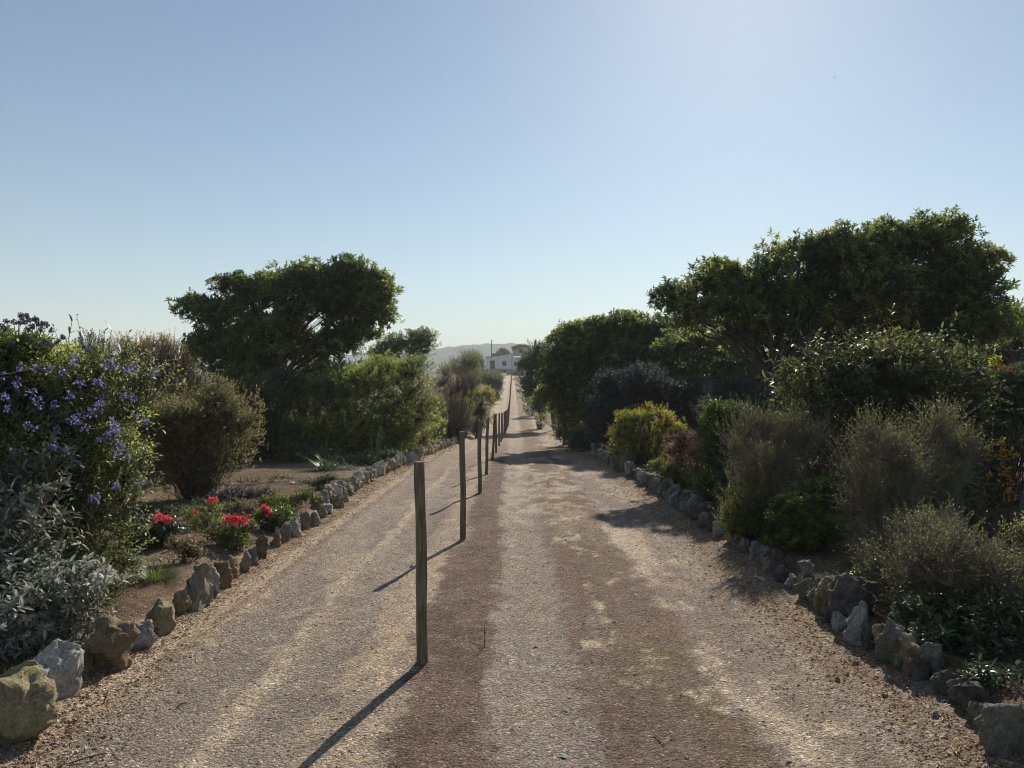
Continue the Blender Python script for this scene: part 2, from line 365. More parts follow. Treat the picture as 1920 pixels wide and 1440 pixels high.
nx, ny = len(xs), len(ys)
ii = (np.arange(ny-1)[:, None]*nx+np.arange(nx-1)[None, :]).ravel()
quads = np.stack([ii, ii+1, ii+nx+1, ii+nx], 1)
mg, nt, b, out = newmat('ground'); v = texco(nt)
at = nt.nodes.new('ShaderNodeAttribute'); at.attribute_name = 'col'
def voro(scale, feat='F1'):
    q = nt.nodes.new('ShaderNodeTexVoronoi'); q.inputs['Scale'].default_value = scale; q.feature = feat; nt.links.new(v, q.inputs['Vector']); return q
v1, v2, v3 = voro(170), voro(62), voro(24)
n_f = noise_n(nt, v, 45, 8, .8); n_m = noise_n(nt, v, 9, 6, .7)
def bw(o): 
    s = nt.nodes.new('ShaderNodeSeparateColor'); nt.links.new(o, s.inputs[0]); return s.outputs[0]
c = at.outputs['Color']
c = mixc(nt, .9, c, ramp(nt, [(0, (.42,.40,.38)), (.5, (.94,.94,.94)), (.93, (1.2,1.18,1.16)), (1, (2.0,2.0,2.0))], bw(v1.outputs['Color'])), 'MULTIPLY')
c = mixc(nt, .8, c, ramp(nt, [(0, (.5,.48,.47)), (.2, (.9,.9,.9)), (.9, (1.1,1.08,1.05)), (.97, (1.9,1.9,1.9))], bw(v2.outputs['Color'])), 'MULTIPLY')
c = mixc(nt, .8, c, ramp(nt, [(.32, (.36,.33,.31)), (.5, (1,1,1)), (.66, (1.6,1.56,1.5))], n_f), 'MULTIPLY')
c = mixc(nt, .6, c, ramp(nt, [(.3, (.72,.68,.66)), (.6, (1.15,1.15,1.15))], n_m), 'MULTIPLY')
nt.links.new(c, b.inputs['Base Color']); b.inputs['Roughness'].default_value = .95; b.inputs['Specular IOR Level'].default_value = .12
def madd(a, k, bb):
    q = nt.nodes.new('ShaderNodeMath'); q.operation = 'MULTIPLY_ADD'; nt.links.new(a, q.inputs[0]); q.inputs[1].default_value = k
    if isinstance(bb, float): q.inputs[2].default_value = bb
    else: nt.links.new(bb, q.inputs[2])
    return q.outputs[0]
hgt = madd(v1.outputs['Distance'], -.5, madd(v2.outputs['Distance'], -1.0, madd(n_f, 1.3, 0.0)))
bump(nt, b, hgt, 1.0, .016)
ground = np_obj('ground', np.stack([gx, gy, gzv], 1), quads.ravel(), np.full(len(quads), 4), mg, extra={'col': np.concatenate([gcol, np.ones((len(gcol), 1))], 1)}, smooth=True)
tag(ground, kind='structure')

# hills ---------------------------------------------------------------
hx = np.arange(-2300, 2301, 9.0); hy = np.concatenate([np.arange(480, 1400, 22.0), np.arange(1400, 1800, 8.0), np.arange(1800, 2700, 40.0)])
HX, HY = np.meshgrid(hx, hy); a_, b_ = HX.ravel(), HY.ravel()
ridge_px = np.array([-1500,-400,100,330,600,815,870,900,940,955,975,1000,1200,1440,1700,2100,3200]); ridge_y = np.array([674,672,674,674,668,653,646,643,641,640,643,645,650,660,666,668,672])
pxx = 960+a_/1600*F
hr = (720-np.interp(pxx, ridge_px, ridge_y))/F*1600
rise = ss(520, 1600, b_)*(.55+.45*ss(1000, 1600, b_))
hz_ = -6+(hr-2.5)*rise - 14*ss(1650, 2600, b_)
hz_ += rise*(9*(fbm(a_*.011, b_*.006, 81)-.5) + ss(900, 1300, b_)*9*(vnoise(a_*.04, b_*.05, None, 83)-.4) + 5*vnoise(a_*.11, b_*.11, None, 85))
nxh, nyh = len(hx), len(hy); ii = (np.arange(nyh-1)[:, None]*nxh+np.arange(nxh-1)[None, :]).ravel()
q = np.stack([ii, ii+1, ii+nxh+1, ii+nxh], 1)
mh, nt, b, out = newmat('hills'); v = texco(nt)
n1 = noise_n(nt, v, .02, 6, .65); n2 = noise_n(nt, v, .006, 4, .6)
c = ramp(nt, [(.35, (.018,.028,.014)), (.55, (.04,.05,.022)), (.7, (.11,.10,.06))], n1)
c = mixc(nt, ramp(nt, [(.55, (0,0,0)), (.66, (.7,.7,.7))], n2), c, (.15,.13,.08))
nt.links.new(c, b.inputs['Base Color']); b.inputs['Roughness'].default_value = 1; b.inputs['Specular IOR Level'].default_value = 0
tag(np_obj('hills', np.stack([a_, b_, hz_], 1), q.ravel(), np.full(len(q), 4), mh), kind='structure')

# ------------------------------------------------------------------ plants
def W3(px, py, d): return np.array([(px-960)/F*d, d, (HZ-py)/F*d])
def sample_blobs(bl, n, r, inner=.35, ragg=.16, gap=0, gf=1.4, seed=0, flip=True, lobe=0):
    """points in and on a union of ellipsoids broken into lobes; returns points, outward directions, blob index, lobe tone"""
    B_ = np.array([q[:6] for q in bl]); area = (B_[:, 3]*B_[:, 5])**.8*B_[:, 4]**.4; pr = area/area.sum()
    LC = None
    if lobe > 0:
        LC, LR, LI = [], [], []
        for i, q in enumerate(B_):
            k = int(max(3, 2.6*(q[3]*q[5]+q[3]*q[4])/lobe**2)); d = randdir(k, r)
            if flip: d[:, 2] = np.where((d[:, 2] < -.2) & (r.random(k) < .25), -d[:, 2], d[:, 2])
            LC.append(q[:3]+d*np.maximum(q[3:6]-lobe*.6, q[3:6]*.3)*r.uniform(.45, 1.12, (k, 1))); LR.append(lobe*r.uniform(.6, 1.35, k)); LI.append(np.full(k, i))
        LC, LR, LI = np.concatenate(LC), np.concatenate(LR), np.concatenate(LI)
        LT = r.normal(size=len(LC))*.5; lp = LR**2/(LR**2).sum()
    P, O, I, T = [], [], [], []; need = n
    for it in range(12):
        m = int(need*1.8)+20
        d = randdir(m, r)
        if flip or LC is not None: d[:, 2] = np.where((d[:, 2] < -.35) & (r.random(m) < (.75 if LC is not None else .6)), -d[:, 2], d[:, 2])
        if LC is None:
            i = r.choice(len(bl), m, p=pr)
            rad = np.where(r.random(m) < inner, r.uniform(.25, .85, m), r.uniform(.8, 1.0, m))
            c = B_[i, :3]; s = B_[i, 3:6]; p = c+d*s*rad[:, None]; tone = np.zeros(m)
            fr = 1.8/np.mean(s)
        else:
            j = r.choice(len(LC), m, p=lp); i = LI[j]
            rad = np.where(r.random(m) < inner*.6, r.uniform(.1, .8, m), r.uniform(.75, 1.0, m))
            c = B_[i, :3]; p = LC[j]+d*LR[j][:, None]*np.array([1.1, 1.1, .8])*rad[:, None]; tone = LT[j]
            fr = 1.8/np.mean(B_[:, 3:6])
            d = unit(d+unit(LC[j]-c)*.4)
        nz = vnoise(p[:, 0]*fr, p[:, 1]*fr, p[:, 2]*fr, seed+5)
        nz2 = vnoise(p[:, 0]*fr*3.1, p[:, 1]*fr*3.1, p[:, 2]*fr*3.1, seed+6)
        p = c+(p-c)*(1+ragg*(nz-.5)*2+ragg*.9*(nz2-.5)*2)[:, None]
        ok = np.ones(m, bool)
        if gap > 0: ok &= vnoise(p[:, 0]*gf, p[:, 1]*gf, p[:, 2]*gf, seed+9) > gap
        P.append(p[ok]); O.append(d[ok]); I.append(i[ok]); T.append(tone[ok]); need = n-sum(len(q) for q in P)
        if need <= 0: break
    return np.concatenate(P)[:n], np.concatenate(O)[:n], np.concatenate(I)[:n], np.concatenate(T)[:n]
def plant(name, label, cat, base, blobs, n, m=8, tw=.10, L=.06, W=.025, mat='tree_leaf', wood='bark', up=.35, out_=.6, spread=.9,
          kind='shrub', r0=.03, nodes=40, fork=None, gap=0, gf=1.4, ragg=.16, inner=.35, big=False, group=None, seed=1,
          twr=.003, flowers=None, droop=.25, tint0=.5, tintv=.35, fine=True, partname=None, lvar=.5, tfreq=2.2, skirt=True, lobe=None, wild=.45):
    r = np.random.default_rng(seed*7919+13)
    d0 = base[1]; bx = (base[0]-960)/F*d0; bpos = np.array([bx, d0, gz(bx, d0)-.03])
    bl = []
    for q in blobs:
        px, py, rx, ry = q[:4]; d = d0+(q[4] if len(q) > 4 else 0); s = d/F
        rd = q[5] if len(q) > 5 else (rx+ry)/2*s
        c = W3(px, py, d); bl.append((c[0], c[1], c[2], rx*s, rd, ry*s))
    if skirt and kind != 'tree':
        lo = min(q[2]-q[5] for q in bl)
        for q in sorted(bl, key=lambda q: q[2])[:max(1, len(bl)//2)]:
            zc = (q[2]+bpos[2])/2; bl.append((q[0], q[1], zc, q[3]*.95, q[4]*.95, max(.12, (q[2]-bpos[2])/2+.05)))
    t = thing(name, label, cat, bpos, group)
    if lobe is None: lobe = .33*float(np.mean([min(q[3], q[5])*1.6 for q in bl])) if kind == 'tree' else .30*float(np.mean([min(q[3], q[5])*1.4 for q in bl]))
    P, O, I, TN = sample_blobs(bl, n, r, inner, ragg, gap, gf, seed, kind == 'tree', lobe)
    keep = P[:, 2] > ground_z(P[:, 0], P[:, 1])+.03
    P, O, I, TN = P[keep], O[keep], I[keep], TN[keep]; n = len(P)
    cd = unit(O*out_+np.array([0, 0, up])+randdir(n, r)*wild)
    tws = r.uniform(.45, 1.25, n)*np.where(r.random(n) < .06, 1.8, 1)
    # wood
    g = Geo(); cents = np.array([q[:3] for q in bl])
    if kind == 'tree':
        fk = W3(*fork) if fork is not None else bpos+np.array([0, 0, .8])
        pts = bez(bpos, (bpos+fk)/2+np.array([.05, 0, .1]), fk, 7, .02, r)
        tubes(g, pts, np.linspace(r0, r0*.8, 7)[None], 10)
        nb = len(bl); ctl = (fk+cents)/2+np.array([0, 0, .15])*np.linalg.norm(cents-fk, axis=1)[:, None]+r.normal(size=(nb, 3))*.12
        endp = cents+(cents-fk)*.1
        limb = bez(np.repeat(fk[None], nb, 0), ctl, endp, 9, .05, r)
        tubes(g, limb, np.linspace(r0*.42, r0*.10, 9)[None], 7)
        sel = r.choice(n, min(nodes, n), replace=False)
        npos = cents[I[sel]]+(P[sel]-cents[I[sel]])*r.uniform(.45, .75, len(sel))[:, None]
        t0 = r.integers(3, 8, len(sel)); st = limb[I[sel], t0]
        mid = (st+npos)/2+r.normal(size=npos.shape)*.10
        sec = bez(st, mid, npos, 7, .015, r)
        tubes(g, sec, np.linspace(r0*.10, r0*.035, 7)[None], 5)
    else:
        sel = r.choice(n, min(nodes, n), replace=False)
        npos = bpos+(P[sel]-bpos)*r.uniform(.6, .9, len(sel))[:, None]
        st = bpos+r.normal(size=npos.shape)*np.array([.05, .05, 0])*(1+r0*10)+(npos-bpos)*np.array([.4, .4, 0])*r.random((len(sel), 1))
        st[:, 2] = ground_z(st[:, 0], st[:, 1])-.03
        mid = st*.45+npos*.55; mid[:, 2] = st[:, 2]+(npos[:, 2]-st[:, 2])*r.uniform(.35, .75, len(sel)); mid += r.normal(size=mid.shape)*.03
        sec = bez(st, mid, npos, 8, .008, r)
        tubes(g, sec, np.linspace(r0, r0*.3, 8)[None], 5)
    # twigs from the nearest branch point to each cluster
    cand = np.concatenate([sec[:, 3:].reshape(-1, 3)]+([limb[:, 5:].reshape(-1, 3)] if kind == 'tree' else []))
    near = np.empty(n, int)
    for k in range(0, n, 2000):
        dd = ((P[k:k+2000, None, :]-cand[None])**2).sum(-1); near[k:k+2000] = dd.argmin(1)
    if fine:
        A = cand[near]; midp = (A+P)/2+r.normal(size=P.shape)*.02*np.linalg.norm(P-A, axis=1)[:, None]*3
        end = P+cd*(tw*tws)[:, None]
        pp = np.stack([A, midp, P, end], 1)
        tubes(g, pp, np.array([twr*1.5, twr*1.2, twr, twr*.5])[None], 3)
    for fl in (flowers or []):
        fp = np.asarray(fl[0]); j = int(((P-fp-np.array([0, 0, -.06]))**2).sum(1).argmin()); a0 = P[j]
        tubes(g, bez(a0, (a0+fp)/2+np.array([0, 0, -.01]), fp, 5), twr*.6, 4)
    g.obj('trunk' if kind == 'tree' else 'stems', M[wood], t, bpos)
    # leaves along each twig
    gl = Geo(); k = np.tile(np.arange(m), n); idx = np.repeat(np.arange(n), m)
    f = (k+r.random(n*m))/m
    D0 = cd[idx]; a = unit(np.cross(D0, np.array([.31, .17, .93]))); bb = np.cross(D0, a)
    th = k*2.4+np.repeat(r.random(n)*6.28, m)+r.normal(size=n*m)*.3
    rd = a*np.cos(th)[:, None]+bb*np.sin(th)[:, None]
    sp = spread*(1.15-.5*f)
    LD = unit(D0*(1-sp*.55)[:, None]+rd*sp[:, None]+r.normal(size=(n*m, 3))*.12)
    NN = unit(D0*.8-rd*.3+np.array([0, 0, .45])+r.normal(size=(n*m, 3))*.25)
    Lp = P[idx]+D0*(tw*f*tws[idx])[:, None]
    ls = L*(1+r.uniform(-lvar, lvar, n*m)); ws = W*(1+r.uniform(-.25, .25, n*m))
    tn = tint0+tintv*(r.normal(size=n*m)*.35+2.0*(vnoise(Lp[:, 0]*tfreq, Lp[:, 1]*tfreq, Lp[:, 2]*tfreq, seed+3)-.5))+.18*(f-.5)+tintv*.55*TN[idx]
    leaves(gl, Lp, LD, NN, ls, ws, np.clip(tn, 0, 1), big, droop=droop)
    gl.obj('crown' if kind == 'tree' else 'foliage', M[mat], t, bpos)
    if flowers:
        for fi, (fp, fr, fn, fL, fmat) in enumerate(flowers):
            gf_ = Geo(); fd = randdir(fn, r); fpos = np.asarray(fp)+fd*fr*r.uniform(.3, 1, fn)[:, None]
            leaves(gf_, fpos, unit(fd+randdir(fn, r)*.5), randdir(fn, r), fL*r.uniform(.7, 1.2, fn), fL*.85, r.random(fn))
            tubes(gf_, np.stack([np.repeat(np.asarray(fp)[None], fn, 0), fpos], 1), np.array([[.0008, .0006]]), 3)
            gf_.obj('flower_head', M[fmat], t, bpos)
    return t, P, O
def strap(name, label, cat, base, n, L, W, droop, mat='grass_leaf', spread=.5, rb=.06, group=None, seed=1, tint=(.1, .8), lean=(0, 0)):
    r = np.random.default_rng(seed+991); x = (base[0]-960)/F*base[1]; o = np.array([x, base[1], gz(x, base[1])-.02])
    t = thing(name, label, cat, o, group); g = Geo()
    th = r.random(n)*6.283; q = np.sqrt(r.random(n))
    B = o+np.stack([np.cos(th)*q*rb, np.sin(th)*q*rb, np.zeros(n)], 1)
    D = np.stack([np.cos(th)*q*spread+lean[0], np.sin(th)*q*spread+lean[1], np.ones(n)], 1)+r.normal(size=(n, 3))*.08
    blades(g, B, D, L*r.uniform(.6, 1.1, n), W*r.uniform(.7, 1.2, n), droop*r.uniform(.4, 1.5, n), 7, r.uniform(*tint, n))
    g.obj('blades', M[mat], t, o); return t
def reed(label, base, tip, seed, group='giant reeds above the hedge', leafy=14, LL=.36):
    r = np.random.default_rng(seed+77); x = (base[0]-960)/F*base[1]; o = np.array([x, base[1], gz(x, base[1])-.02]); tp = W3(tip[0], tip[1], base[1])
    t = thing('giant_reed', label, 'reed', o, group); g = Geo()
    p = bez(o, o*.4+tp*.6+np.array([-.12*np.sign(tp[0]-o[0]+.01), 0, .1]), tp, 12); tubes(g, p, np.linspace(.011, .004, 12)[None], 6)
    g.obj('stalk', M['stalk'], t, o); gl = Geo()
    f = np.linspace(.55, 1, leafy); P = np.array([p[0][min(11, int(q*11))] for q in f]); ax = unit(tp-p[0][6])
    side = np.where(np.arange(leafy) % 2 == 0, 1, -1)
    D = ax*.8+np.stack([side*.75+.3, r.normal(size=leafy)*.3, np.zeros(leafy)], 1)
    blades(gl, P, D, LL*1.15*r.uniform(.6, 1.1, leafy)*(1.2-.4*f), .034, .5, 7, r.random(leafy))
    gl.obj('leaves', M['reed_leaf'], t, o); return t

S_ = 'shrub'
# --- left side, far to near
plant('tree', 'large domed evergreen tree on the left of the lane with sky showing through its branches', 'tree', (495, 23),
      [(400,592,58,34),(470,556,76,40,.5),(560,544,92,42,-.3),(640,534,78,44,.2),(698,560,44,50,-.2),(690,590,50,48,.3),(590,590,95,40,.3),(420,650,62,40,.2),(500,640,66,48,-.2),(575,650,66,38,.4),(650,640,60,36,.4),(360,578,36,16,.1),(460,690,60,36,.2),(540,700,40,42,.6),(620,695,50,34,.4),(385,665,42,46,.1),(430,700,46,34,.3),(575,735,50,34,.5)],
      8800, 9, .12, .135, .064, 'tree_leaf', kind='tree', r0=.15, nodes=280, fork=(500,735,23), gap=0.33, gf=1.5, ragg=.2, seed=1, inner=0.15, up=.5, lobe=0.36, tintv=0.5)
plant('tree', 'small round-headed evergreen tree between the large left tree and the hazy hills', 'tree', (762, 36),
      [(765,645,44,26),(790,640,32,24,.3),(735,655,34,20,-.3),(710,668,34,16,0),(790,665,26,20,.2),(740,690,50,34,.3)],
      1700, 9, .15, .10, .045, 'tree_leaf', kind='tree', r0=.11, nodes=80, fork=(760,690,36), gap=.25, seed=2, up=.5, lobe=0.35)
plant(S_, 'gold and rust tinted bush topped with yellow shoots left of the large left tree', 'shrub', (285, 15),
      [(255,660,40,26),(305,652,38,26,.3),(285,690,70,50,.4),(235,690,40,40)], 2300, 9, .12, .035, .016, 'gold_leaf', 'twig_brown', r0=.015, nodes=90, seed=3, up=.9, ragg=.25)
plant(S_, 'dark brown twiggy heath bush in front of the gold tinted bush', 'shrub', (310, 13),
      [(310,690,50,48),(285,740,55,50,.2),(350,715,26,36)], 2400, 8, .16, .022, .007, 'heath_leaf', 'twig_brown', r0=.01, nodes=160, seed=4, up=1.3, out_=.7, spread=.5, lobe=0)
plant(S_, 'pale grey leaved bush poking above the violet flowering shrub', 'shrub', (170, 11.5),
      [(172,655,36,26),(165,690,48,40)], 1100, 8, .10, .035, .016, 'blue_leaf', 'twig_brown', r0=.012, nodes=50, seed=5, up=.6)
for k, (bs, tp) in enumerate([((112,11),(135,602)),((152,11),(152,632)),((205,11.4),(209,618)),((198,11.2),(196,660)),((100,11),(103,655)),((140,10.8),(128,650))]):
    reed(['tallest giant reed with drooping leaves bending right against the sky','upright giant reed left of the pale grey bush','giant reed with a spray of leaves right of the pale grey bush','short giant reed tucked against the right side of the pale grey bush','short thin giant reed left of the tallest reed','short giant reed just below the tallest reed'][k], bs, tp, k)
plant(S_, 'dense green hedge bush behind the violet flowering shrub at the left edge', 'shrub', (60, 10),
      [(60,700,120,60),(-60,690,120,70),(170,720,80,40)], 2400, 8, .12, .05, .022, 'olive_leaf', 'twig_brown', r0=.02, nodes=80, seed=6, inner=.5)
plant(S_, 'olive bush under the left side of the large left tree', 'shrub', (430, 18),
      [(420,745,55,40),(470,740,50,34,.5),(375,730,40,30,.2),(400,790,60,40)], 2600, 8, .13, .035, .014, 'olive_leaf', 'twig_brown', r0=.014, nodes=120, seed=7, up=.8, tint0=.4)
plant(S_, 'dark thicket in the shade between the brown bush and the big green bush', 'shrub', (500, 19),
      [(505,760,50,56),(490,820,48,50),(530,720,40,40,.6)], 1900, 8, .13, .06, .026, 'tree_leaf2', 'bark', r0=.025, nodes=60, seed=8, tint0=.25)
plant(S_, 'big rounded green bush at the left kerb with yellowish green sunlit right side', 'shrub', (665, 20),
      [(640,730,75,56),(710,710,76,48,.3),(765,740,55,60,.1),(590,790,80,70,-.2),(690,790,100,75,-.4),(760,800,52,58,.3),(560,740,45,40,.2),(560,830,55,40,-.1),(800,770,24,30,.2),(780,690,30,22,.4)],
      12500, 9, .09, .044, .020, 'green_leaf', 'twig_brown', r0=0.01, nodes=260, seed=9, up=0.35, ragg=0.08, inner=0.2, tint0=0.45, tintv=0.4, tfreq=1.3, lobe=0.34)
plant(S_, 'fine leaved brown and olive bush behind the red flowers', 'shrub', (372, 11.2),
      [(355,800,85,70),(400,765,66,50,.3),(300,810,62,70,.1),(420,830,55,60,.2),(350,870,78,60),(375,920,40,30),(455,790,26,36,.2)],
      7000, 9, .12, .028, .013, 'brown_leaf', 'twig_brown', r0=0.006, nodes=300, seed=10, up=0.6, ragg=0.38, twr=.0015, inner=.5, tintv=.5, spread=.6, lobe=0.2, skirt=False, wild=0.7)
# --- left beyond the big bush
plant(S_, 'dusky purple-brown heath bush just beyond the big green bush', 'shrub', (856, 30), [(850,720,42,28),(878,722,28,24,.3),(835,750,38,40,-.2),(860,760,30,30,.2)], 2200, 9, .2, .04, .012, 'heath_leaf', 'twig_brown', r0=.015, nodes=120, seed=11, up=1.2, spread=.5, lobe=0)
tp = W3(818, 738, 26.5)
plant(S_, 'small green plant with a pink flower spike at the edge of the big green bush', 'shrub', (818, 26.5), [(815,770,20,30),(822,800,18,20)], 420, 8, .12, .05, .022, 'bright_leaf', 'stalk', r0=.008, nodes=30, seed=12, up=.9, flowers=[(tp, .06, 36, .035, 'pink_petal'), (tp+np.array([.03,0,.14]), .04, 24, .03, 'pink_petal')])
plant(S_, 'tall olive bush rising against the hill left of the house', 'shrub', (868, 62), [(880,675,24,20),(886,671,14,14,1),(862,690,26,18),(843,700,26,14,-1),(878,700,24,20)], 2300, 9, .4, .09, .035, 'grey_leaf', 'twig_brown', r0=.03, nodes=90, seed=13, up=1.1, tint0=.75)
plant(S_, 'round dark bush against the left wall of the house', 'shrub', (896, 120), [(896,678,13,16),(889,695,20,13),(902,688,8,9)], 1300, 8, .4, .16, .07, 'far_leaf', 'bark', r0=.05, nodes=40, seed=14, tint0=.3)
plant(S_, 'dark low mound of bushes left of the track near the house', 'shrub', (922, 78), [(922,715,20,13),(908,712,14,10),(930,722,13,10)], 1300, 8, .3, .12, .05, 'far_leaf', 'bark', r0=.03, nodes=50, seed=15)
plant(S_, 'yellow-green bush with orange specks left of the far track', 'shrub', (905, 50), [(902,742,22,14),(915,740,14,12),(888,750,22,14),(920,750,9,8)], 1300, 8, .2, .075, .03, 'olive_leaf', 'twig_brown', r0=.015, nodes=60, seed=16, tint0=.75, flowers=[(W3(905+q*5, 731+(q*7 % 6), 49.3), .05, 22, .05, 'autumn_leaf') for q in range(-3, 4)])
plant(S_, 'dark upright bush beside the left edge of the far track', 'shrub', (898, 37), [(897,762,13,20),(900,775,13,12),(892,778,14,12)], 1200, 8, .15, .06, .026, 'tree_leaf2', 'bark', r0=.02, nodes=50, seed=17, tint0=.1)
plant(S_, 'low dry speckled bush at the end of the left stone kerb', 'shrub', (858, 30.5), [(858,795,28,16),(840,800,22,16,-.5),(880,790,16,12,.4)], 1100, 8, .14, .035, .018, 'grey_leaf', 'twig_brown', r0=.008, nodes=70, seed=18, up=.9)
plant(S_, 'green leafy bush between the heath bush and the dark upright bush', 'shrub', (868, 35), [(872,765,22,18),(858,778,22,14),(850,760,18,18)], 1300, 8, .16, .055, .024, 'olive_leaf', 'bark', r0=.015, nodes=60, seed=19)
# --- the right side, far to near
plant('tree', 'dark evergreen tree leaning over the far right edge of the track', 'tree', (1040, 44),
      [(1010,672,34,26),(985,690,16,24,.5),(1030,690,36,34,.4),(1005,715,26,24),(996,735,18,16),(1025,745,24,24),(1015,765,16,16)], 2700, 9, .22, .12, .05, 'tree_leaf2', kind='tree', r0=.12, nodes=90, fork=(1030,725,44), seed=21, tint0=.35)
plant('tree', 'broad bushy evergreen tree over the old fence post on the right', 'tree', (1110, 26),
      [(1085,640,52,34),(1130,630,60,34,.4),(1190,620,62,34,.5),(1060,670,38,40,-.2),(1110,680,80,50,0),(1180,680,70,60,.4),(1050,715,40,46,-.4),(1090,740,62,52,-.3),(1250,650,62,60,.6),(1040,750,26,34,-.2),(1180,740,80,50),(1250,725,60,50,.4),(1140,770,60,30),(1060,780,34,30)],
      9500, 9, .13, .125, .058, 'tree_leaf', kind='tree', r0=.14, nodes=220, fork=(1120,730,26), seed=22, up=.5, inner=0.25, tint0=.5, tintv=0.55, ragg=.14, lobe=0.42)
plant('tree', 'evergreen tree filling the gap between the broad right tree and the large right tree', 'tree', (1300, 24.5),
      [(1310,660,66,52),(1350,720,66,56,.5),(1250,700,52,52,.2),(1400,700,52,40,.8),(1290,740,60,40),(1420,740,60,44,.4),(1480,700,60,50,.8),(1380,650,60,36,.6)], 5000, 9, .13, .10, .045, 'tree_leaf', kind='tree', r0=.12, nodes=120, fork=(1310,740,24.5), seed=23, gap=0.1, tint0=.5, lobe=0.4)
plant('tree', 'large spreading evergreen tree on the right with bare forked trunk and leafy domed crown', 'tree', (1478, 16.3),
      [(1262,565,42,26),(1340,535,62,44,.2),(1420,520,72,46,-.2),(1510,490,84,52,.2),(1600,470,80,52,-.2),(1690,470,80,56,.2),(1760,450,62,44,.3),(1800,505,70,66,0),(1830,560,56,62,.2),(1740,550,90,60,.5),(1640,550,90,56,-.3),(1540,560,84,52,.3),(1450,575,72,44,.4),(1370,590,66,36,-.2),(1300,590,50,26),(1560,630,80,40,.6),(1680,610,90,50,.8),(1500,620,60,34,.5),(1760,620,90,50,.6),(1850,620,60,50,.4),(1400,615,50,26,.6),(1500,655,66,38,.5),(1590,690,60,36,.6),(1400,645,40,26,.5),(1300,615,40,22,.2),(1760,660,70,40,.7)],
      13000, 9, .11, .105, .048, 'tree_leaf', kind='tree', r0=0.14, nodes=380, fork=(1446,715,16.3), gap=0.27, gf=2.2, seed=24, inner=0.18, up=.5, lobe=0.33, tintv=0.5)
plant('tree', 'leafy tree at the right edge behind the orange flowered bush', 'tree', (1900, 19),
      [(1880,620,50,44),(1940,640,60,60),(1860,680,44,40,.4),(1930,700,70,50)], 3600, 9, .14, .075, .032, 'tree_leaf2', kind='tree', r0=.1, nodes=80, fork=(1900,700,17), seed=25, gap=.2, tint0=.55, lobe=0.35)
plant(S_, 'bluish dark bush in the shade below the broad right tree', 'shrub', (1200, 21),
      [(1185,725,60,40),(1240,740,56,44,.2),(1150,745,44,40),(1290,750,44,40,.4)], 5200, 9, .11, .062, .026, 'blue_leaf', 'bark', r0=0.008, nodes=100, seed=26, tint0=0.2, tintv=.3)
plant(S_, 'pale bluish bush beside the forked trunk of the large right tree', 'shrub', (1385, 14.6),
      [(1390,750,50,36),(1345,770,40,36),(1430,770,44,36,.3)], 3000, 9, .10, .042, .018, 'blue_leaf', 'twig_brown', r0=0.007, nodes=90, seed=27, tint0=0.4)
plant(S_, 'dark low tangle of bushes around the old fence post', 'shrub', (1085, 27), [(1085,795,40,32),(1115,790,34,34,-2),(1060,805,26,18,1),(1100,825,40,22,-3)], 2600, 8, .13, .05, .022, 'tree_leaf2', 'bark', r0=.012, nodes=110, seed=28, tint0=.3)
plant(S_, 'small green bush on the right edge of the far track', 'shrub', (1012, 46), [(1007,760,16,12),(1016,768,12,9,1)], 500, 8, .15, .07, .03, 'olive_leaf', 'bark', r0=.012, nodes=30, seed=29)
plant(S_, 'dark bush overhanging the far right verge below the leaning tree', 'shrub', (998, 62), [(996,738,12,10),(988,745,9,7),(1010,742,16,12)], 700, 8, .2, .09, .04, 'far_leaf', 'bark', r0=.015, nodes=30, seed=30, tint0=.2)
plant(S_, 'bright yellow-green bush glowing in the sun behind the right kerb', 'shrub', (1212, 17.4),
      [(1180,795,36,24),(1225,790,42,26,.2),(1258,805,30,22,.1),(1165,815,28,22,-.1),(1215,820,50,22)], 3000, 8, .09, .032, .016, 'yellow_leaf', 'twig_brown', r0=.008, nodes=170, seed=31, up=.9, ragg=.22, tint0=0.35, tintv=0.5)
strap('iris_clump', 'upright sword-leaved clump in front of the yellow-green bush', 'plant', (1168, 16.6), 150, .62, .018, .12, spread=.38, rb=.16, seed=2)
plant(S_, 'pinkish red small-leaved shrub at the right kerb', 'shrub', (1288, 13.6), [(1285,835,36,28),(1310,850,30,28,.1),(1270,860,24,24),(1300,885,34,22)], 2000, 8, .08, .024, .012, 'pink_leaf', 'twig_brown', r0=.006, nodes=120, seed=32, up=.8, ragg=.2)
plant(S_, 'low green shrub spilling over the right kerb in front of the pink shrub', 'shrub', (1262, 12.9), [(1262,895,38,24),(1300,920,30,24,-.3),(1240,880,24,16,.4),(1320,935,20,20,-.6)], 1500, 8, .08, .035, .015, 'olive_leaf', 'stalk', r0=.006, nodes=90, seed=33, up=.7)
plant(S_, 'tall dark green columnar bush between the pink shrub and the wiry shrub', 'shrub', (1352, 10.9), [(1345,800,34,44),(1385,785,34,30,.3),(1350,860,36,54),(1345,930,40,40),(1440,785,36,26,.6)], 3300, 8, .09, .045, .018, 'bright_leaf', 'bark', r0=.012, nodes=110, seed=34, up=.8, tint0=.22, tintv=.35)
plant(S_, 'arching large-leaved shrub in front of the large right tree', 'shrub', (1660, 9.6),
      [(1600,705,76,50),(1680,685,84,46,.3),(1760,705,60,52,.2),(1545,745,60,56),(1500,720,34,34,.2),(1800,730,40,50,.4),(1650,750,100,70,.1),(1770,770,56,64,.2),(1530,690,40,30,.1),(1700,820,90,50,.5),(1640,668,40,22,.2)],
      2500, 11, .30, .085, .034, 'arch_leaf', 'twig_brown', r0=.012, nodes=230, seed=35, up=.0, out_=1.0, ragg=0.5, gap=.2, gf=2.0, tint0=.45, tintv=.5, spread=.75, big=True, lobe=0, wild=0.75)
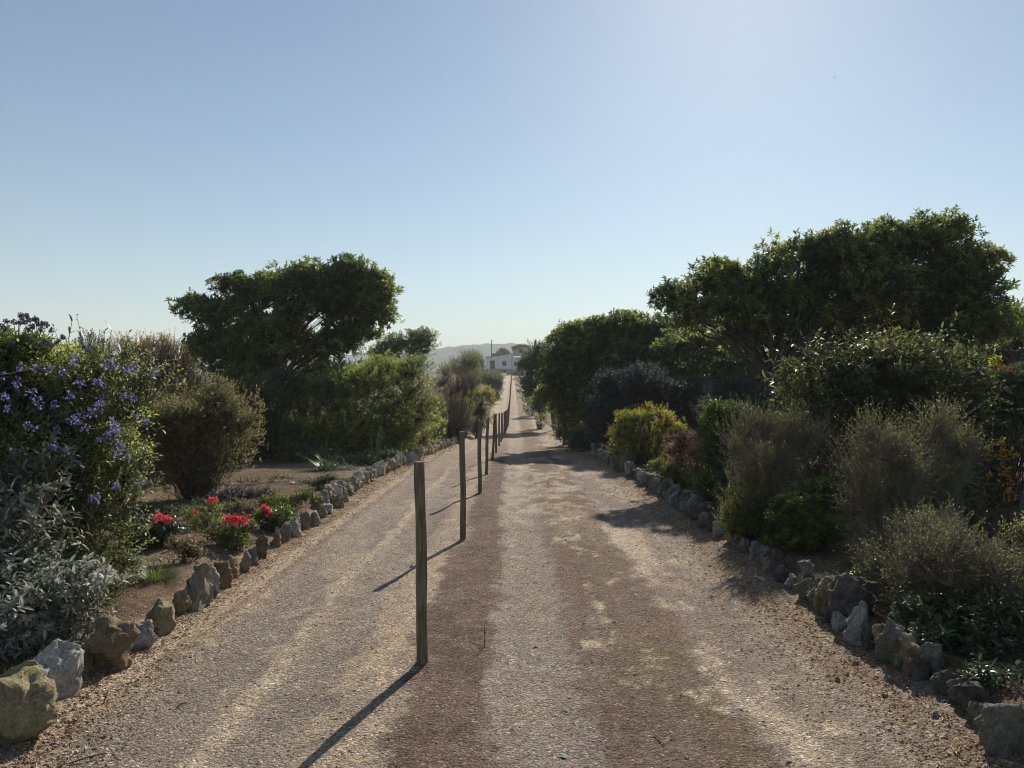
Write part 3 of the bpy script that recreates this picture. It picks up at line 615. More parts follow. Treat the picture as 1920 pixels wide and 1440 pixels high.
plant(S_, 'dark bush at the right edge topped with an orange-red flower', 'shrub', (1880, 10.5), [(1870,740,56,50),(1920,750,50,60),(1860,790,56,40)], 2700, 8, .10, .032, .014, 'tree_leaf2', 'bark', r0=.012, nodes=110, seed=36, tint0=.4,
      flowers=[(W3(1878,689,10.1), .035, 30, .022, 'orange_petal'), (W3(1893,692,10.1), .03, 26, .022, 'orange_petal'), (W3(1866,676,10.0), .06, 60, .05, 'yellow_leaf')])
strap('spiky_clump', 'dark arching strap-leaved clump on the bare soil behind the wiry bush', 'plant', (1812, 8.6), 150, .75, .025, .55, spread=1.1, rb=.10, seed=3, tint=(0, .35))
plant(S_, 'sparse plant with orange autumn leaves at the right edge', 'shrub', (1878, 8.2), [(1872,850,26,22),(1890,880,20,30)], 26, 5, .09, .06, .03, 'autumn_leaf', 'twig_brown', r0=.005, nodes=14, seed=37)
plant(S_, 'brown wiry small-leaved shrub standing over the right kerb', 'shrub', (1450, 8.4),
      [(1392,835,22,46,-.1),(1432,808,24,50),(1478,815,26,48,.1),(1515,840,20,50,.1),(1450,885,50,46),(1398,905,26,34,-.1),(1425,960,50,44,-.1),(1405,990,36,30,-.1)], 3000, 6, .20, .020, .009, 'grey_leaf', 'twig_grey', r0=.006, nodes=230, seed=38, up=1.1, ragg=0.45, twr=0.0022, inner=.6, tint0=0.4, tintv=.5, spread=.7, lobe=0.17, skirt=False, wild=0.85)
plant(S_, 'bright green glossy rosette plant right of the wiry shrub at the kerb', 'shrub', (1515, 7.4),
      [(1475,965,34,32),(1510,940,40,30,.2),(1550,930,34,34,.3),(1520,1000,60,36),(1570,990,30,36,.2),(1490,1020,40,26)], 820, 14, .05, .060, .020, 'bright_leaf', 'stalk', r0=.006, nodes=70, seed=39, up=1.1, big=True, tint0=.5, tintv=.5, spread=.75)
plant(S_, 'sparse plum-leaved twiggy bush in shade behind the glossy rosette plant', 'shrub', (1560, 9.6), [(1570,870,46,40),(1540,900,40,40),(1600,900,40,40)], 700, 8, .10, .030, .014, 'blue_leaf', 'twig_grey', r0=.006, nodes=60, seed=40, ragg=.3)
plant(S_, 'tall grey-brown wiry bush sprawling behind the big dark kerb rock', 'shrub', (1655, 6.8),
      [(1612,885,26,56),(1640,835,20,52),(1668,870,30,60,.2),(1700,905,30,50,.2),(1625,950,34,46),(1680,960,40,50),(1650,1010,44,40,-.1)], 2700, 6, .20, .019, .009, 'grey_leaf', 'twig_grey', r0=.005, nodes=200, seed=41, up=.8, ragg=.5, twr=.002, inner=.6, tint0=.45, tintv=.5, spread=.65, lobe=.15, skirt=False, wild=.95)
plant(S_, 'grey-green wiry bush with crooked bare twigs left of the spiky strap-leaved clump', 'shrub', (1762, 7.4),
      [(1735,860,22,50),(1765,815,20,44,.1),(1800,850,24,40,.2),(1750,915,34,46),(1790,900,24,34,.2),(1735,975,34,36)], 1700, 6, .22, .021, .010, 'grey_leaf', 'twig_grey', r0=.007, nodes=110, seed=141, up=.9, ragg=.55, twr=.0024, inner=.6, tint0=.55, tintv=.5, spread=.7, lobe=.14, skirt=False, wild=1.0)
plant(S_, 'dry brown twiggy plant filling the gap behind the glossy ground cover', 'shrub', (1715, 6.0),
      [(1690,1030,40,36),(1730,1015,36,34,.1),(1660,1050,26,26)], 1100, 6, .17, .016, .008, 'heath_leaf', 'twig_grey', r0=.004, nodes=110, seed=142, up=.7, ragg=.5, twr=.002, inner=.6, tint0=.7, lobe=.12, skirt=False, wild=1.0)
plant(S_, 'low wiry brown bush with olive leaves sprawling over the near right kerb', 'shrub', (1850, 5.0),
      [(1735,1060,30,44),(1785,1040,30,40,.1),(1840,1075,40,44),(1850,1130,80,60),(1730,1110,60,40,.1),(1800,1180,80,50,-.1),(1920,1170,60,50),(1895,1100,40,40)], 3200, 6, .18, .017, .009, 'grey_leaf', 'twig_grey', r0=.005, nodes=300, seed=42, up=0.8, ragg=0.5, twr=0.002, inner=.6, tint0=0.4, tintv=.5, spread=.7, lobe=0.15, skirt=False, wild=0.9)
plant(S_, 'yellow-green twiggy plant at the right edge above the low wiry bush', 'shrub', (1900, 6.0), [(1905,1015,26,34),(1925,1050,30,34)], 330, 8, .10, .026, .012, 'olive_leaf', 'twig_brown', r0=.004, nodes=40, seed=43, up=1.0, tint0=.85)
plant('ground_cover', 'dark glossy-leaved ground cover spilling over the nearest right kerb rocks', 'plant', (1840, 4.5),
      [(1750,1150,60,34,.3),(1830,1230,80,60),(1900,1280,70,56,-.1),(1750,1210,40,30,.1),(1880,1180,60,50,.2)], 1150, 8, .06, .038, .021, 'glossy_leaf', 'stalk', r0=.004, nodes=90, seed=44, big=True, up=.4, spread=1.0, tint0=.3, tintv=.4, lobe=0.12)
# --- left foreground
vf = []
rr = np.random.default_rng(5)
for (px, py) in [(205,678),(195,688),(60,688),(88,688),(138,682),(145,668),(30,712),(212,688),(238,698),(248,694),(292,700),(72,752),(232,738),(250,744),(150,722),(170,775),(150,780),(135,785),(212,790),(215,802),(200,812),(222,810),(190,822),(228,835),(120,845),(108,856),(215,850),(222,842),(275,788),(255,782),(150,870),(135,860),(175,930),(183,938),(218,912),(100,835),(30,850),(60,735),(185,768),(10,745),(40,690),(120,700),(165,650),(100,760),(60,800),(15,770),(130,740),(190,745),(160,800),(90,870),(50,880),(240,860),(265,905),(5,700),(180,720),(110,800)]:
    vf.append((W3(px+rr.uniform(-4, 4), py+rr.uniform(-4, 4), 5.25+rr.uniform(-.25, .15)), rr.uniform(.018, .04), int(rr.integers(10, 24)), .019, 'violet_petal'))
plant(S_, 'sprawling leafy shrub covered with clusters of violet-blue flowers at the left edge', 'shrub', (120, 6.1),
      [(60,730,90,56),(150,730,86,50,-.1),(190,790,66,60,-.2),(110,830,90,66,-.3),(200,860,54,44,-.2),(235,720,44,24,0),(20,800,90,80,-.2),(230,880,34,18,-.2),(-60,760,90,90)],
      4000, 8, .16, .036, .019, 'vine_leaf', 'stalk', r0=.006, nodes=200, seed=45, up=.45, ragg=0.45, tint0=0.45, tintv=.65, flowers=vf, inner=.45, lobe=0.2)
uh = []
for (px, py) in [(12,602),(25,603),(38,590),(40,596),(49,592),(55,600),(45,604),(35,606),(68,600),(72,607),(60,612),(52,618),(80,606),(88,610),(97,619),(78,618),(65,598),(10,618),(3,612),(85,640),(75,648),(92,645),(108,640),(60,640),(22,642),(48,630),(118,632)]:
    uh.append((W3(px, py, 5.6+rr.uniform(-.15, .15)), .016, 60, .013, 'umbel'))
plant(S_, 'leafy bush topped with round dried blue-grey flower heads against the sky at the left edge', 'shrub', (45, 5.9),
      [(30,660,44,30),(66,650,26,20),(20,695,56,36),(75,680,30,24),(-20,660,50,40)], 520, 8, .06, .040, .018, 'bright_leaf', 'stalk', skirt=False, r0=.005, nodes=60, seed=46, up=.9, flowers=uh, tint0=.7)
plant(S_, 'silver-leaved shrub with broad pale leaves in the left foreground', 'shrub', (10, 5.0),
      [(-20,890,60,40),(50,915,46,26),(10,950,70,46),(50,1000,60,30,-.1),(-50,930,70,80),(90,880,36,24,.2)], 720, 8, .09, .055, .024, 'silver_leaf', 'twig_grey', r0=.006, nodes=120, seed=47, up=.35, big=True, spread=1.0, ragg=0.5, tint0=0.5, tintv=.5, lobe=0.16, gap=0.25)
plant(S_, 'dim grey-green leaved shrub above the silver-leaved shrub at the left edge', 'shrub', (20, 5.7),
      [(40,790,66,46),(100,770,56,34,.1),(0,740,60,40),(110,800,40,30)], 560, 8, .09, .055, .022, 'silver_leaf', 'twig_brown', r0=.006, nodes=80, seed=48, up=.1, big=True, spread=1.0, ragg=.3, tint0=0, tintv=.2, lobe=0.15)
plant('ground_cover', 'low silver-leaved trailing plant on the bed above the pale white kerb rock', 'plant', (70, 4.55),
      [(40,1060,70,40,.2),(120,1120,76,40),(50,1140,76,50,-.1),(170,1100,44,26,.1),(20,1190,60,40,-.1),(-40,1120,70,70)], 950, 8, .07, .045, .020, 'silver_leaf', 'twig_grey', r0=.004, nodes=110, seed=49, up=.25, big=True, spread=1.0, ragg=0.45, tint0=0.45, tintv=.4, lobe=0.12, wild=0.8)
strap('grass_tuft', 'dark grass growing between the trailing silver plant and the pale white kerb rock', 'grass', (75, 4.35), 420, .20, .007, .5, spread=1.3, rb=.30, seed=5, tint=(.1, .5))
strap('grass_tuft', 'grass tuft with fine dark green blades right behind the tall grey kerb rock', 'grass', (290, 6.25), 520, .26, .006, .5, spread=1.1, rb=.10, seed=6, tint=(.2, .75))
strap('grass_tuft', 'small pale-tipped grass tuft left of the coral red flowers', 'grass', (205, 7.1), 170, .22, .006, .55, spread=1.1, rb=.07, seed=7, tint=(.3, .9))
strap('grass_tuft', 'short grass tuft on the leaf litter behind the small tan kerb stones', 'grass', (150, 5.1), 150, .12, .006, .55, spread=1.1, rb=.09, seed=8, tint=(.4, .9))
strap('lily_clump', 'clump of long arching strap leaves under the big green bush', 'plant', (612, 15.8), 150, .85, .022, .8, spread=1.2, rb=.14, seed=9, tint=(0, .3))
strap('reed_tuft', 'thin upright pale grass stems behind the left kerb under the big green bush', 'grass', (702, 17.6), 26, 1.05, .012, .15, spread=.25, rb=.05, seed=10, tint=(.6, 1))
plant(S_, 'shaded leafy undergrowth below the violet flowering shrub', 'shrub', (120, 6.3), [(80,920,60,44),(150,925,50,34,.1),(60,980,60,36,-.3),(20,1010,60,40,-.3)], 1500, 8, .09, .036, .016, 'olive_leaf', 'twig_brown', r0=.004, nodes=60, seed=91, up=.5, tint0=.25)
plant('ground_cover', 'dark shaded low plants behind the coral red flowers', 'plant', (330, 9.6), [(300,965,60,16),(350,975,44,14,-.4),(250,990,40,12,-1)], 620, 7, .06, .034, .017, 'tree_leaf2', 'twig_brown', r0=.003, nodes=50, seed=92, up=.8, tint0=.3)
plant('ground_cover', 'low bluish green mat between the crimson cluster and the brown bush', 'plant', (430, 10.2), [(440,930,50,14),(490,930,36,13),(400,945,34,12)], 620, 7, .05, .026, .012, 'blue_leaf', 'twig_brown', r0=.003, nodes=50, seed=93, up=.8, tint0=.5)
plant('ground_cover', 'sparse leafy weeds on the bed left of the small tan kerb stones', 'plant', (190, 5.6), [(190,1105,40,16),(235,1060,34,12,.5),(170,1160,34,16,-.3)], 240, 7, .06, .034, .016, 'vine_leaf', 'stalk', r0=.003, nodes=40, seed=94, up=.5, tint0=.3)
strap('grass_tuft', 'dark shaded grass on the bed left of the coral red flowers', 'grass', (150, 7.6), 260, .16, .006, .6, spread=1.4, rb=.35, seed=15, tint=(.1, .5))
strap('grass_tuft', 'short green grass below the violet bush near the left picture edge', 'grass', (100, 5.7), 320, .20, .007, .6, spread=1.3, rb=.35, seed=16, tint=(.2, .7))
for k, (px, d, n_, lab) in enumerate([(560,13.2,60,'small arching grass tuft beside the left kerb before the strap-leaved clump'),(655,15.8,90,'dark grass tuft behind the left kerb right of the strap-leaved clump'),(735,19,90,'grassy tuft at the foot of the big green bush near the kerb')]):
    strap('grass_tuft', lab, 'grass', (px, d), n_, .34, .012, .7, spread=1.2, rb=.10, seed=20+k, tint=(.1, .6))
plant('ground_cover', 'dark low leafy undergrowth between the kerb and the foot of the big green bush', 'plant', (660, 17.4), [(610,862,50,18),(665,868,44,18,-.4),(715,862,40,18,.2),(560,850,46,20,.6)], 1500, 8, .10, .05, .024, 'tree_leaf2', 'twig_brown', r0=.004, nodes=60, seed=101, up=.6, tint0=.3)
plant('ground_cover', 'low dry straggly plants on the shaded soil left of the strap-leaved clump', 'plant', (500, 13.0), [(470,905,40,9),(530,900,36,9,.6),(420,915,34,9,-.6)], 420, 6, .07, .028, .012, 'brown_leaf', 'twig_brown', r0=.003, nodes=60, seed=102, up=.9, ragg=.4)
def red(px, py, d, k, fr=.045): return [(W3(px+o, py+p, d), fr, 46, .026, 'red_petal') for (o, p) in k]
plant(S_, 'dark leafy plant with coral red flowers left of the tall grey kerb rock', 'flowering plant', (285, 7.6), [(270,1010,40,32),(300,1000,34,30),(255,1000,30,26,.2),(310,1030,26,20)], 560, 7, .05, .040, .028, 'glossy_leaf', 'stalk', r0=.005, nodes=50, seed=50, flowers=red(290, 974, 7.5, [(0,0),(10,-4),(20,-2),(27,0),(-15,15),(-14,25)], .03), big=True, tint0=.4, group='red-flowered plants in the left bed')
plant(S_, 'airy plant carrying a broad flat crimson flower cluster right behind the kerb stones', 'flowering plant', (432, 7.7), [(420,1000,40,28),(440,1010,40,24),(390,990,36,26,.2),(455,995,24,18)], 430, 6, .06, .032, .015, 'olive_leaf', 'twig_brown', r0=.004, nodes=70, seed=51, ragg=.3, flowers=red(438, 974, 7.6, [(-14,0),(-6,-2),(2,0),(10,-1),(18,2),(0,6)], .026), group='red-flowered plants in the left bed', tint0=0.25)
plant(S_, 'thin plant with a small crimson cluster and a red bud before the brown bush', 'flowering plant', (392, 8.9), [(390,965,34,24),(365,985,26,20)], 330, 6, .06, .028, .013, 'olive_leaf', 'twig_brown', r0=.004, nodes=50, seed=52, ragg=.3, flowers=red(400, 938, 8.8, [(-5,0),(3,-1),(-35,24)], .028), group='red-flowered plants in the left bed')
plant(S_, 'green plant with the rightmost crimson cluster beside the left kerb', 'flowering plant', (508, 8.8), [(505,975,30,22),(530,970,24,18,.2)], 420, 7, .05, .035, .018, 'bright_leaf', 'stalk', r0=.004, nodes=40, seed=53, flowers=red(500, 957, 8.7, [(-6,-5),(0,-2),(6,4),(1,6),(-35,14)], .028), group='red-flowered plants in the left bed')
plant('ground_cover', 'feathery green mat of small plants behind the kerb right of the rightmost red flowers', 'plant', (545, 10.0), [(530,945,36,16),(570,935,34,14),(500,950,30,14)], 900, 7, .05, .022, .009, 'olive_leaf', 'stalk', r0=.003, nodes=60, seed=54, up=1)
plant('ground_cover', 'dry brown low twigs on the leaf litter between the red flower clusters', 'plant', (455, 9.6), [(450,955,40,14),(410,970,30,14)], 480, 6, .06, .018, .008, 'brown_leaf', 'twig_brown', r0=.003, nodes=60, seed=55, up=1)
plant('ground_cover', 'rusty dry low plant between the grass tuft and the tall grey kerb rock', 'plant', (335, 6.9), [(340,1030,28,18),(360,1040,20,14)], 260, 6, .06, .024, .010, 'brown_leaf', 'twig_brown', r0=.003, nodes=40, seed=56, up=1, tint0=.2)
plant('ground_cover', 'small grey-green plant on top of the kerb below the arching strap leaves', 'plant', (600, 12.4), [(598,905,26,10),(620,898,22,9)], 330, 7, .05, .026, .012, 'silver_leaf', 'stalk', r0=.003, nodes=40, seed=57, up=1, tint0=0)
for k, (px, py, lab) in enumerate([(1375,1252,'small dry weed on the sandy patch of the right track'),(908,1215,'thin bare twig standing in the gravel right of the nearest post'),(1050,1246,'little dark weed sprig on the middle of the right track'),(1520,1105,'pale weed sprig at the foot of the right kerb rocks'),(1745,1330,'yellow-green weed at the foot of the nearest right kerb rocks')]):
    d, x = hit(px, py)
    if k == 1:
        o = np.array([x, d, gz(x, d)]); t = thing('twig', lab, 'twig', o); g = Geo()
        tubes(g, np.array([[o, o+[.005, 0, .05], o+[.0, 0, .11], o+[.008, .0, .17]]]), np.array([[.003, .003, .0025, .001]]), 5)
        tubes(g, np.array([[o+[.0, 0, .08], o+[.014, 0, .11], o+[.018, 0, .14]], [o+[-.03, -.03, .002], o+[-.01, -.01, .012], o]]), np.array([[.002, .0015, .001]]), 4)
        g.obj('stem', M['twig_brown'], t, o)
    else: strap('weed', lab, 'weed', (px, d), 60, .07 if k != 4 else .1, .004, .4, spread=1.5, rb=.03, seed=60+k, tint=(.4, 1), mat='grass_leaf' if k > 2 else 'brown_leaf')
# upright young shoots above the large right tree
# ------------------------------------------------------------------ rocks
def rock(name, label, px, py, w, h, mat, seed, group, x=None, d=None, tilt=0, sink=.16, nv=15, lean=0, depth=None):
    if d is None: d, x = hit(px, py)
    s = d/F; ww, hh = (w*s, h*s) if px is not None else (w, h)
    random.seed(seed*31+5); bm = bmesh.new()
    dp = depth or (ww*.5+hh*.18)
    for i in range(nv):
        v = Vector([random.gauss(0, 1) for _ in range(3)]).normalized()
        e = .72
        v = Vector([math.copysign(abs(q)**e, q) for q in v])
        k = random.uniform(.8, 1.08)
        z = v.z
        tp = 1-.28*max(0, z) if random.random() < .8 else 1
        bm.verts.new((v.x*ww*.5*k*tp+lean*z*hh*.3, v.y*dp*.62*k*tp, z*hh*.5*k))
    r = bmesh.ops.convex_hull(bm, input=bm.verts)
    bmesh.ops.delete(bm, geom=[v for v in bm.verts if not v.link_faces], context='VERTS')
    try: bmesh.ops.bevel(bm, geom=list(bm.edges), offset=min(ww, hh)*.045, segments=1, affect='EDGES', clamp_overlap=True)
    except Exception: pass
    bmesh.ops.triangulate(bm, faces=bm.faces)
    el = min(ww, hh)*(.075 if d < 9 else .14 if d < 14 else .3)
    for _ in range(3):
        es = [e for e in bm.edges if e.calc_length() > el]
        if not es: break
        bmesh.ops.subdivide_edges(bm, edges=es, cuts=1, use_grid_fill=True)
        bmesh.ops.triangulate(bm, faces=bm.faces)
    bm.normal_update(); off = Vector((seed*3.1, seed*1.7, 0))
    for v in bm.verts:
        p = v.co
        n = mnoise.fractal(p*(5/max(.2, ww+hh))*2.2+off, 1.0, 2.1, 4)
        rdg = mnoise.ridged_multi_fractal(p*(4/max(.2, ww+hh))+off, 1.0, 2.0, 3, 1.0, 2.0)
        v.co = p+v.normal*(n*.085+(rdg-1)*.045)*(ww+hh)*.5+v.normal*(.018*mnoise.fractal(p*26+off, 1.0, 2.1, 4)*(ww+hh)*.5 if d < 9 else 0)
    zmin = min(v.co.z for v in bm.verts)
    o = bm_obj(name, bm, mat, loc=(x, d, gz(x, d)-zmin-hh*sink))
    me = o.data
    me.polygons.foreach_set('use_smooth', np.ones(len(me.polygons), bool))
    try: me.set_sharp_from_angle(angle=math.radians(38))
    except Exception: pass
    o.rotation_euler = (random.uniform(-.08, .08), tilt, random.uniform(-.9, .5) if x < 0 else random.uniform(-.6, .6))
    return tag(o, label, 'rock', group)
GL, GR = 'rough stones edging the left bed', 'rough stones edging the right bed'
LR = [(20,1385,165,165,'rock_yellow','big rounded boulder with yellow lichen cut by the left picture edge',.10),
 (102,1302,112,112,'rock_pale','pale whitish-grey kerb boulder, second from the near left end',0),
 (154,1262,34,58,'rock_tan','small brown stone squeezed between the pale boulder and the large tan block',0),
 (212,1252,84,118,'rock_tan','large angular tan-brown block, tallest of the nearest left kerb stones',-.05),
 (268,1212,52,68,'rock_pale','rounded pale grey stone right of the large tan block',0),
 (306,1182,60,82,'rock_yellow','stone with a yellow ochre face leaning against a pale stone',.2),
 (340,1150,26,66,'rock_yellow','narrow ochre slab left of the tall grey peaked rock',.05),
 (366,1138,66,98,'rock_grey','tall grey peaked rock in the left kerb behind which the fine grass tuft grows',0),
 (396,1116,30,66,'rock_pale','thin pale slab leaning on the tall grey peaked rock',-.35),
 (417,1100,42,62,'rock_red','reddish brown rounded stone right of the thin leaning slab',0),
 (440,1082,28,52,'rock_tan','brown stone below the broad crimson flower cluster',0),
 (458,1072,20,48,'rock_grey','narrow stone directly right of the brown stone below the crimson cluster',.1),
 (476,1056,22,54,'rock_grey','slim mossy stone leaning right in the left kerb',-.25),
 (497,1044,34,62,'rock_tan','stout upright tan stone with a moss spot in the left kerb',0),
 (520,1024,18,46,'rock_tan','narrow pointed tan stone right of the stone with the moss spot',0),
 (534,1014,26,48,'rock_grey','grey curved stone, first of a pair leaning together in the left kerb',.1),
 (553,1004,24,46,'rock_pale','pale curved stone, second of a pair leaning together in the left kerb',-.25),
 (570,990,20,40,'rock_grey','small grey green stone right of the leaning pair',0),
 (588,984,30,48,'rock_grey','rounded grey stone with lichen beyond the leaning pair',0),
 (604,968,22,46,'rock_tan','brown upright stone just before the low white block',0),
 (616,962,32,26,'rock_pale','low white block lying outside the left kerb line',0),
 (632,950,30,34,'rock_tan','squat brown stone right of the low white block',0),
 (645,940,18,40,'rock_grey','slender grey stone next to the squat brown stone',0)]
for i, (px, py, w, h, m, lab, tl) in enumerate(LR): rock('kerb_stone', lab, px, py, w*1.1, h*(1.12 if i < 4 else 1.0), M[m], 100+i, GL, tilt=tl, nv=13+i % 6)
y = 10.9; i = 0
rs = random.Random(3)
def ordn(k): return '%d%s' % (k, 'th' if 10 <= k % 100 <= 20 else {1:'st',2:'nd',3:'rd'}.get(k % 10, 'th'))
while y < 31:
    w = rs.uniform(.18, .30); h = rs.uniform(.26, .40); x = float(ip(LW, y))+rs.uniform(-.03, .03)
    m = rs.choice(['rock_grey','rock_pale','rock_tan','rock_grey','rock_grey'])
    rock('kerb_stone', 'weathered %s stone of the left kerb, %s beyond the low white block' % ({'rock_grey':'grey','rock_pale':'pale','rock_tan':'brownish'}[m], ordn(i+3)), None, None, w, h, M[m], 200+i, GL, x=x, d=y, tilt=rs.uniform(-.12, .12), depth=.24)
    y += rs.uniform(.19, .31); i += 1
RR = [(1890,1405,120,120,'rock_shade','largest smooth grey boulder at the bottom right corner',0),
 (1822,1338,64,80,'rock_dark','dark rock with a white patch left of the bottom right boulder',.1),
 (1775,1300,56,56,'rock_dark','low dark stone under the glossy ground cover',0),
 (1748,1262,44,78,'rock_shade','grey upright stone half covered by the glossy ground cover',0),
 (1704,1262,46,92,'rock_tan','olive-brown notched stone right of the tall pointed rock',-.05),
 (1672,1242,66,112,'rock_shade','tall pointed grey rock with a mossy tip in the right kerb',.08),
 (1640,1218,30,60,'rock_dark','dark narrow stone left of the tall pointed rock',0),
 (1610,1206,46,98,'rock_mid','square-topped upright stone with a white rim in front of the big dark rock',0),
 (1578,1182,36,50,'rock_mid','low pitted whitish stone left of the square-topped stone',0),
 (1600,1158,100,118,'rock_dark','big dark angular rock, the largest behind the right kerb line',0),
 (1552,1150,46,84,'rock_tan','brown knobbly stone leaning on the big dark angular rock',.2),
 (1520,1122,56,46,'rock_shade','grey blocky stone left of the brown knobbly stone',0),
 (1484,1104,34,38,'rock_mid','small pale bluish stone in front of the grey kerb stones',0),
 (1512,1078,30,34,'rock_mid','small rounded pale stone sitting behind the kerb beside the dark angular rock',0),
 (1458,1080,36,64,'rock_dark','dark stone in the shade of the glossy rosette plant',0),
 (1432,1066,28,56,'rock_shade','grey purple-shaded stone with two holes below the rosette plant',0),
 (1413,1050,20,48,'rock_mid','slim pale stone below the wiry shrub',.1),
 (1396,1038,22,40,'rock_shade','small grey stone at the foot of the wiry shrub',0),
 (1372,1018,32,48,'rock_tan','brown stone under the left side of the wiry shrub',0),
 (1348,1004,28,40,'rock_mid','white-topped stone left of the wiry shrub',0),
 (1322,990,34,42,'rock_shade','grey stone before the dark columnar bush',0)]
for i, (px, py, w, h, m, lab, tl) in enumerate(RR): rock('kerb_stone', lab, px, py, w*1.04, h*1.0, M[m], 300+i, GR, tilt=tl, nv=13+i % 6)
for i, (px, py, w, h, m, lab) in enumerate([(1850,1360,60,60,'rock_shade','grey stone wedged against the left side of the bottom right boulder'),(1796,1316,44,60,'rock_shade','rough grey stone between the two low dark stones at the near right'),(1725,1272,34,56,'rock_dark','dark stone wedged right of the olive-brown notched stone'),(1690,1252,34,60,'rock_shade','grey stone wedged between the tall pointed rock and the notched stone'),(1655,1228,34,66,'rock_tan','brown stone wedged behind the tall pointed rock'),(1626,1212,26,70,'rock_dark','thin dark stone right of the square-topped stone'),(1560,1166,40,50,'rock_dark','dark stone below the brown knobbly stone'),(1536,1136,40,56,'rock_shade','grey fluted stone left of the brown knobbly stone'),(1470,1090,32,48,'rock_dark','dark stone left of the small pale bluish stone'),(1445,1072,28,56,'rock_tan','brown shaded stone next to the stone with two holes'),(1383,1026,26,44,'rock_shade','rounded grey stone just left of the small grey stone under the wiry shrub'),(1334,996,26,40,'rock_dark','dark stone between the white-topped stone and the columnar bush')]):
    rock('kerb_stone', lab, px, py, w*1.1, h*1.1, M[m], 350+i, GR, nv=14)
plant('ground_cover', 'glossy leaves drooping over the dark rocks near the bottom right corner', 'plant', (1880, 3.95), [(1860,1290,60,34),(1910,1330,50,50),(1800,1262,50,26,.25),(1750,1215,40,26,.5),(1880,1340,30,24,-.15)], 620, 8, .06, .038, .021, 'glossy_leaf', 'stalk', r0=.004, nodes=50, seed=95, big=True, up=.3, spread=1.0, tint0=.35, tintv=.4)
plant('ground_cover', 'small leafy plant between the tall pointed rock and the ground cover', 'plant', (1700, 5.3), [(1690,1150,34,24),(1730,1170,34,24),(1660,1120,24,20,.3),(1625,1085,26,22,.6)], 480, 7, .05, .034, .017, 'bright_leaf', 'stalk', r0=.003, nodes=40, seed=96, big=True, up=.5, tint0=.25)
plant(S_, 'wiry twigs leaning out over the tall pointed rock', 'shrub', (1760, 5.5), [(1700,1080,60,50),(1740,1010,60,50),(1640,1060,30,26,.2)], 900, 8, .14, .015, .008, 'grey_leaf', 'twig_grey', r0=.004, nodes=160, seed=97, up=.7, ragg=.4, twr=.0018, tint0=.6, lobe=0, wild=0.9)
plant(S_, 'low yellow-green small-leaved shrub at the left foot of the wiry shrub', 'shrub', (1408, 8.1), [(1400,955,34,40),(1425,985,44,32),(1395,990,30,26,-.1),(1450,960,30,30,.1)], 1500, 8, .10, .022, .010, 'olive_leaf', 'twig_brown', r0=.004, nodes=110, seed=99, up=.9, ragg=.3, tint0=.7, tintv=.4, lobe=.14)
plant(S_, 'leafy shrub between the columnar bush and the wiry shrub on the right', 'shrub', (1400, 9.9), [(1400,850,40,40),(1380,910,40,44),(1500,820,60,40,1)], 1100, 8, .10, .04, .017, 'tree_leaf2', 'bark', r0=.006, nodes=60, seed=98, tint0=.4)
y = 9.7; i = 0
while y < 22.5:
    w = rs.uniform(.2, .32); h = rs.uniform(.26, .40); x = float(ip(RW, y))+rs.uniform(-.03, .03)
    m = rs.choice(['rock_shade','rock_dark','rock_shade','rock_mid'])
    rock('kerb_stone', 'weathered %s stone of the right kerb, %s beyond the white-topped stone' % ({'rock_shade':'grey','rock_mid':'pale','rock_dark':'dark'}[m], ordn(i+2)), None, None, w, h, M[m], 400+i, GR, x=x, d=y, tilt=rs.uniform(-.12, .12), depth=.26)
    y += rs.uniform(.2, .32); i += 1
for i, (px, py, w, h, lab) in enumerate([(55,1382,16,14,'small dark pebble at the foot of the lichened boulder'),(345,1192,12,12,'small dark stone lying off the left kerb below the tall grey rock'),(1570,1278,14,10,'rounded pebble in front of the right kerb, nearest of three together'),(1552,1270,13,8,'flat pale pebble, left of three pebbles in front of the right kerb'),(1590,1268,11,8,'small pebble, right of three pebbles in front of the right kerb'),(1605,1245,18,12,'flat brown stone lying below the tall pointed rock'),(1056,1419,22,9,'flat pale stone embedded in the right track at the bottom of the picture'),(1004,1216,12,5,'white pebble on the grey strip of the right track'),(1660,1305,20,10,'grey flat stone on the shaded verge at the right'),(1752,1342,20,16,'pale round stone on the shaded verge near the corner boulder'),(772,1064,10,5,'white pebble left of the nearest post')]):
    rock('loose_stone', lab, px, py, w, h, M['rock_pale' if 'pale' in lab or 'white' in lab else 'rock_grey'], 500+i, 'loose stones on the track and verges', nv=12, sink=.3)

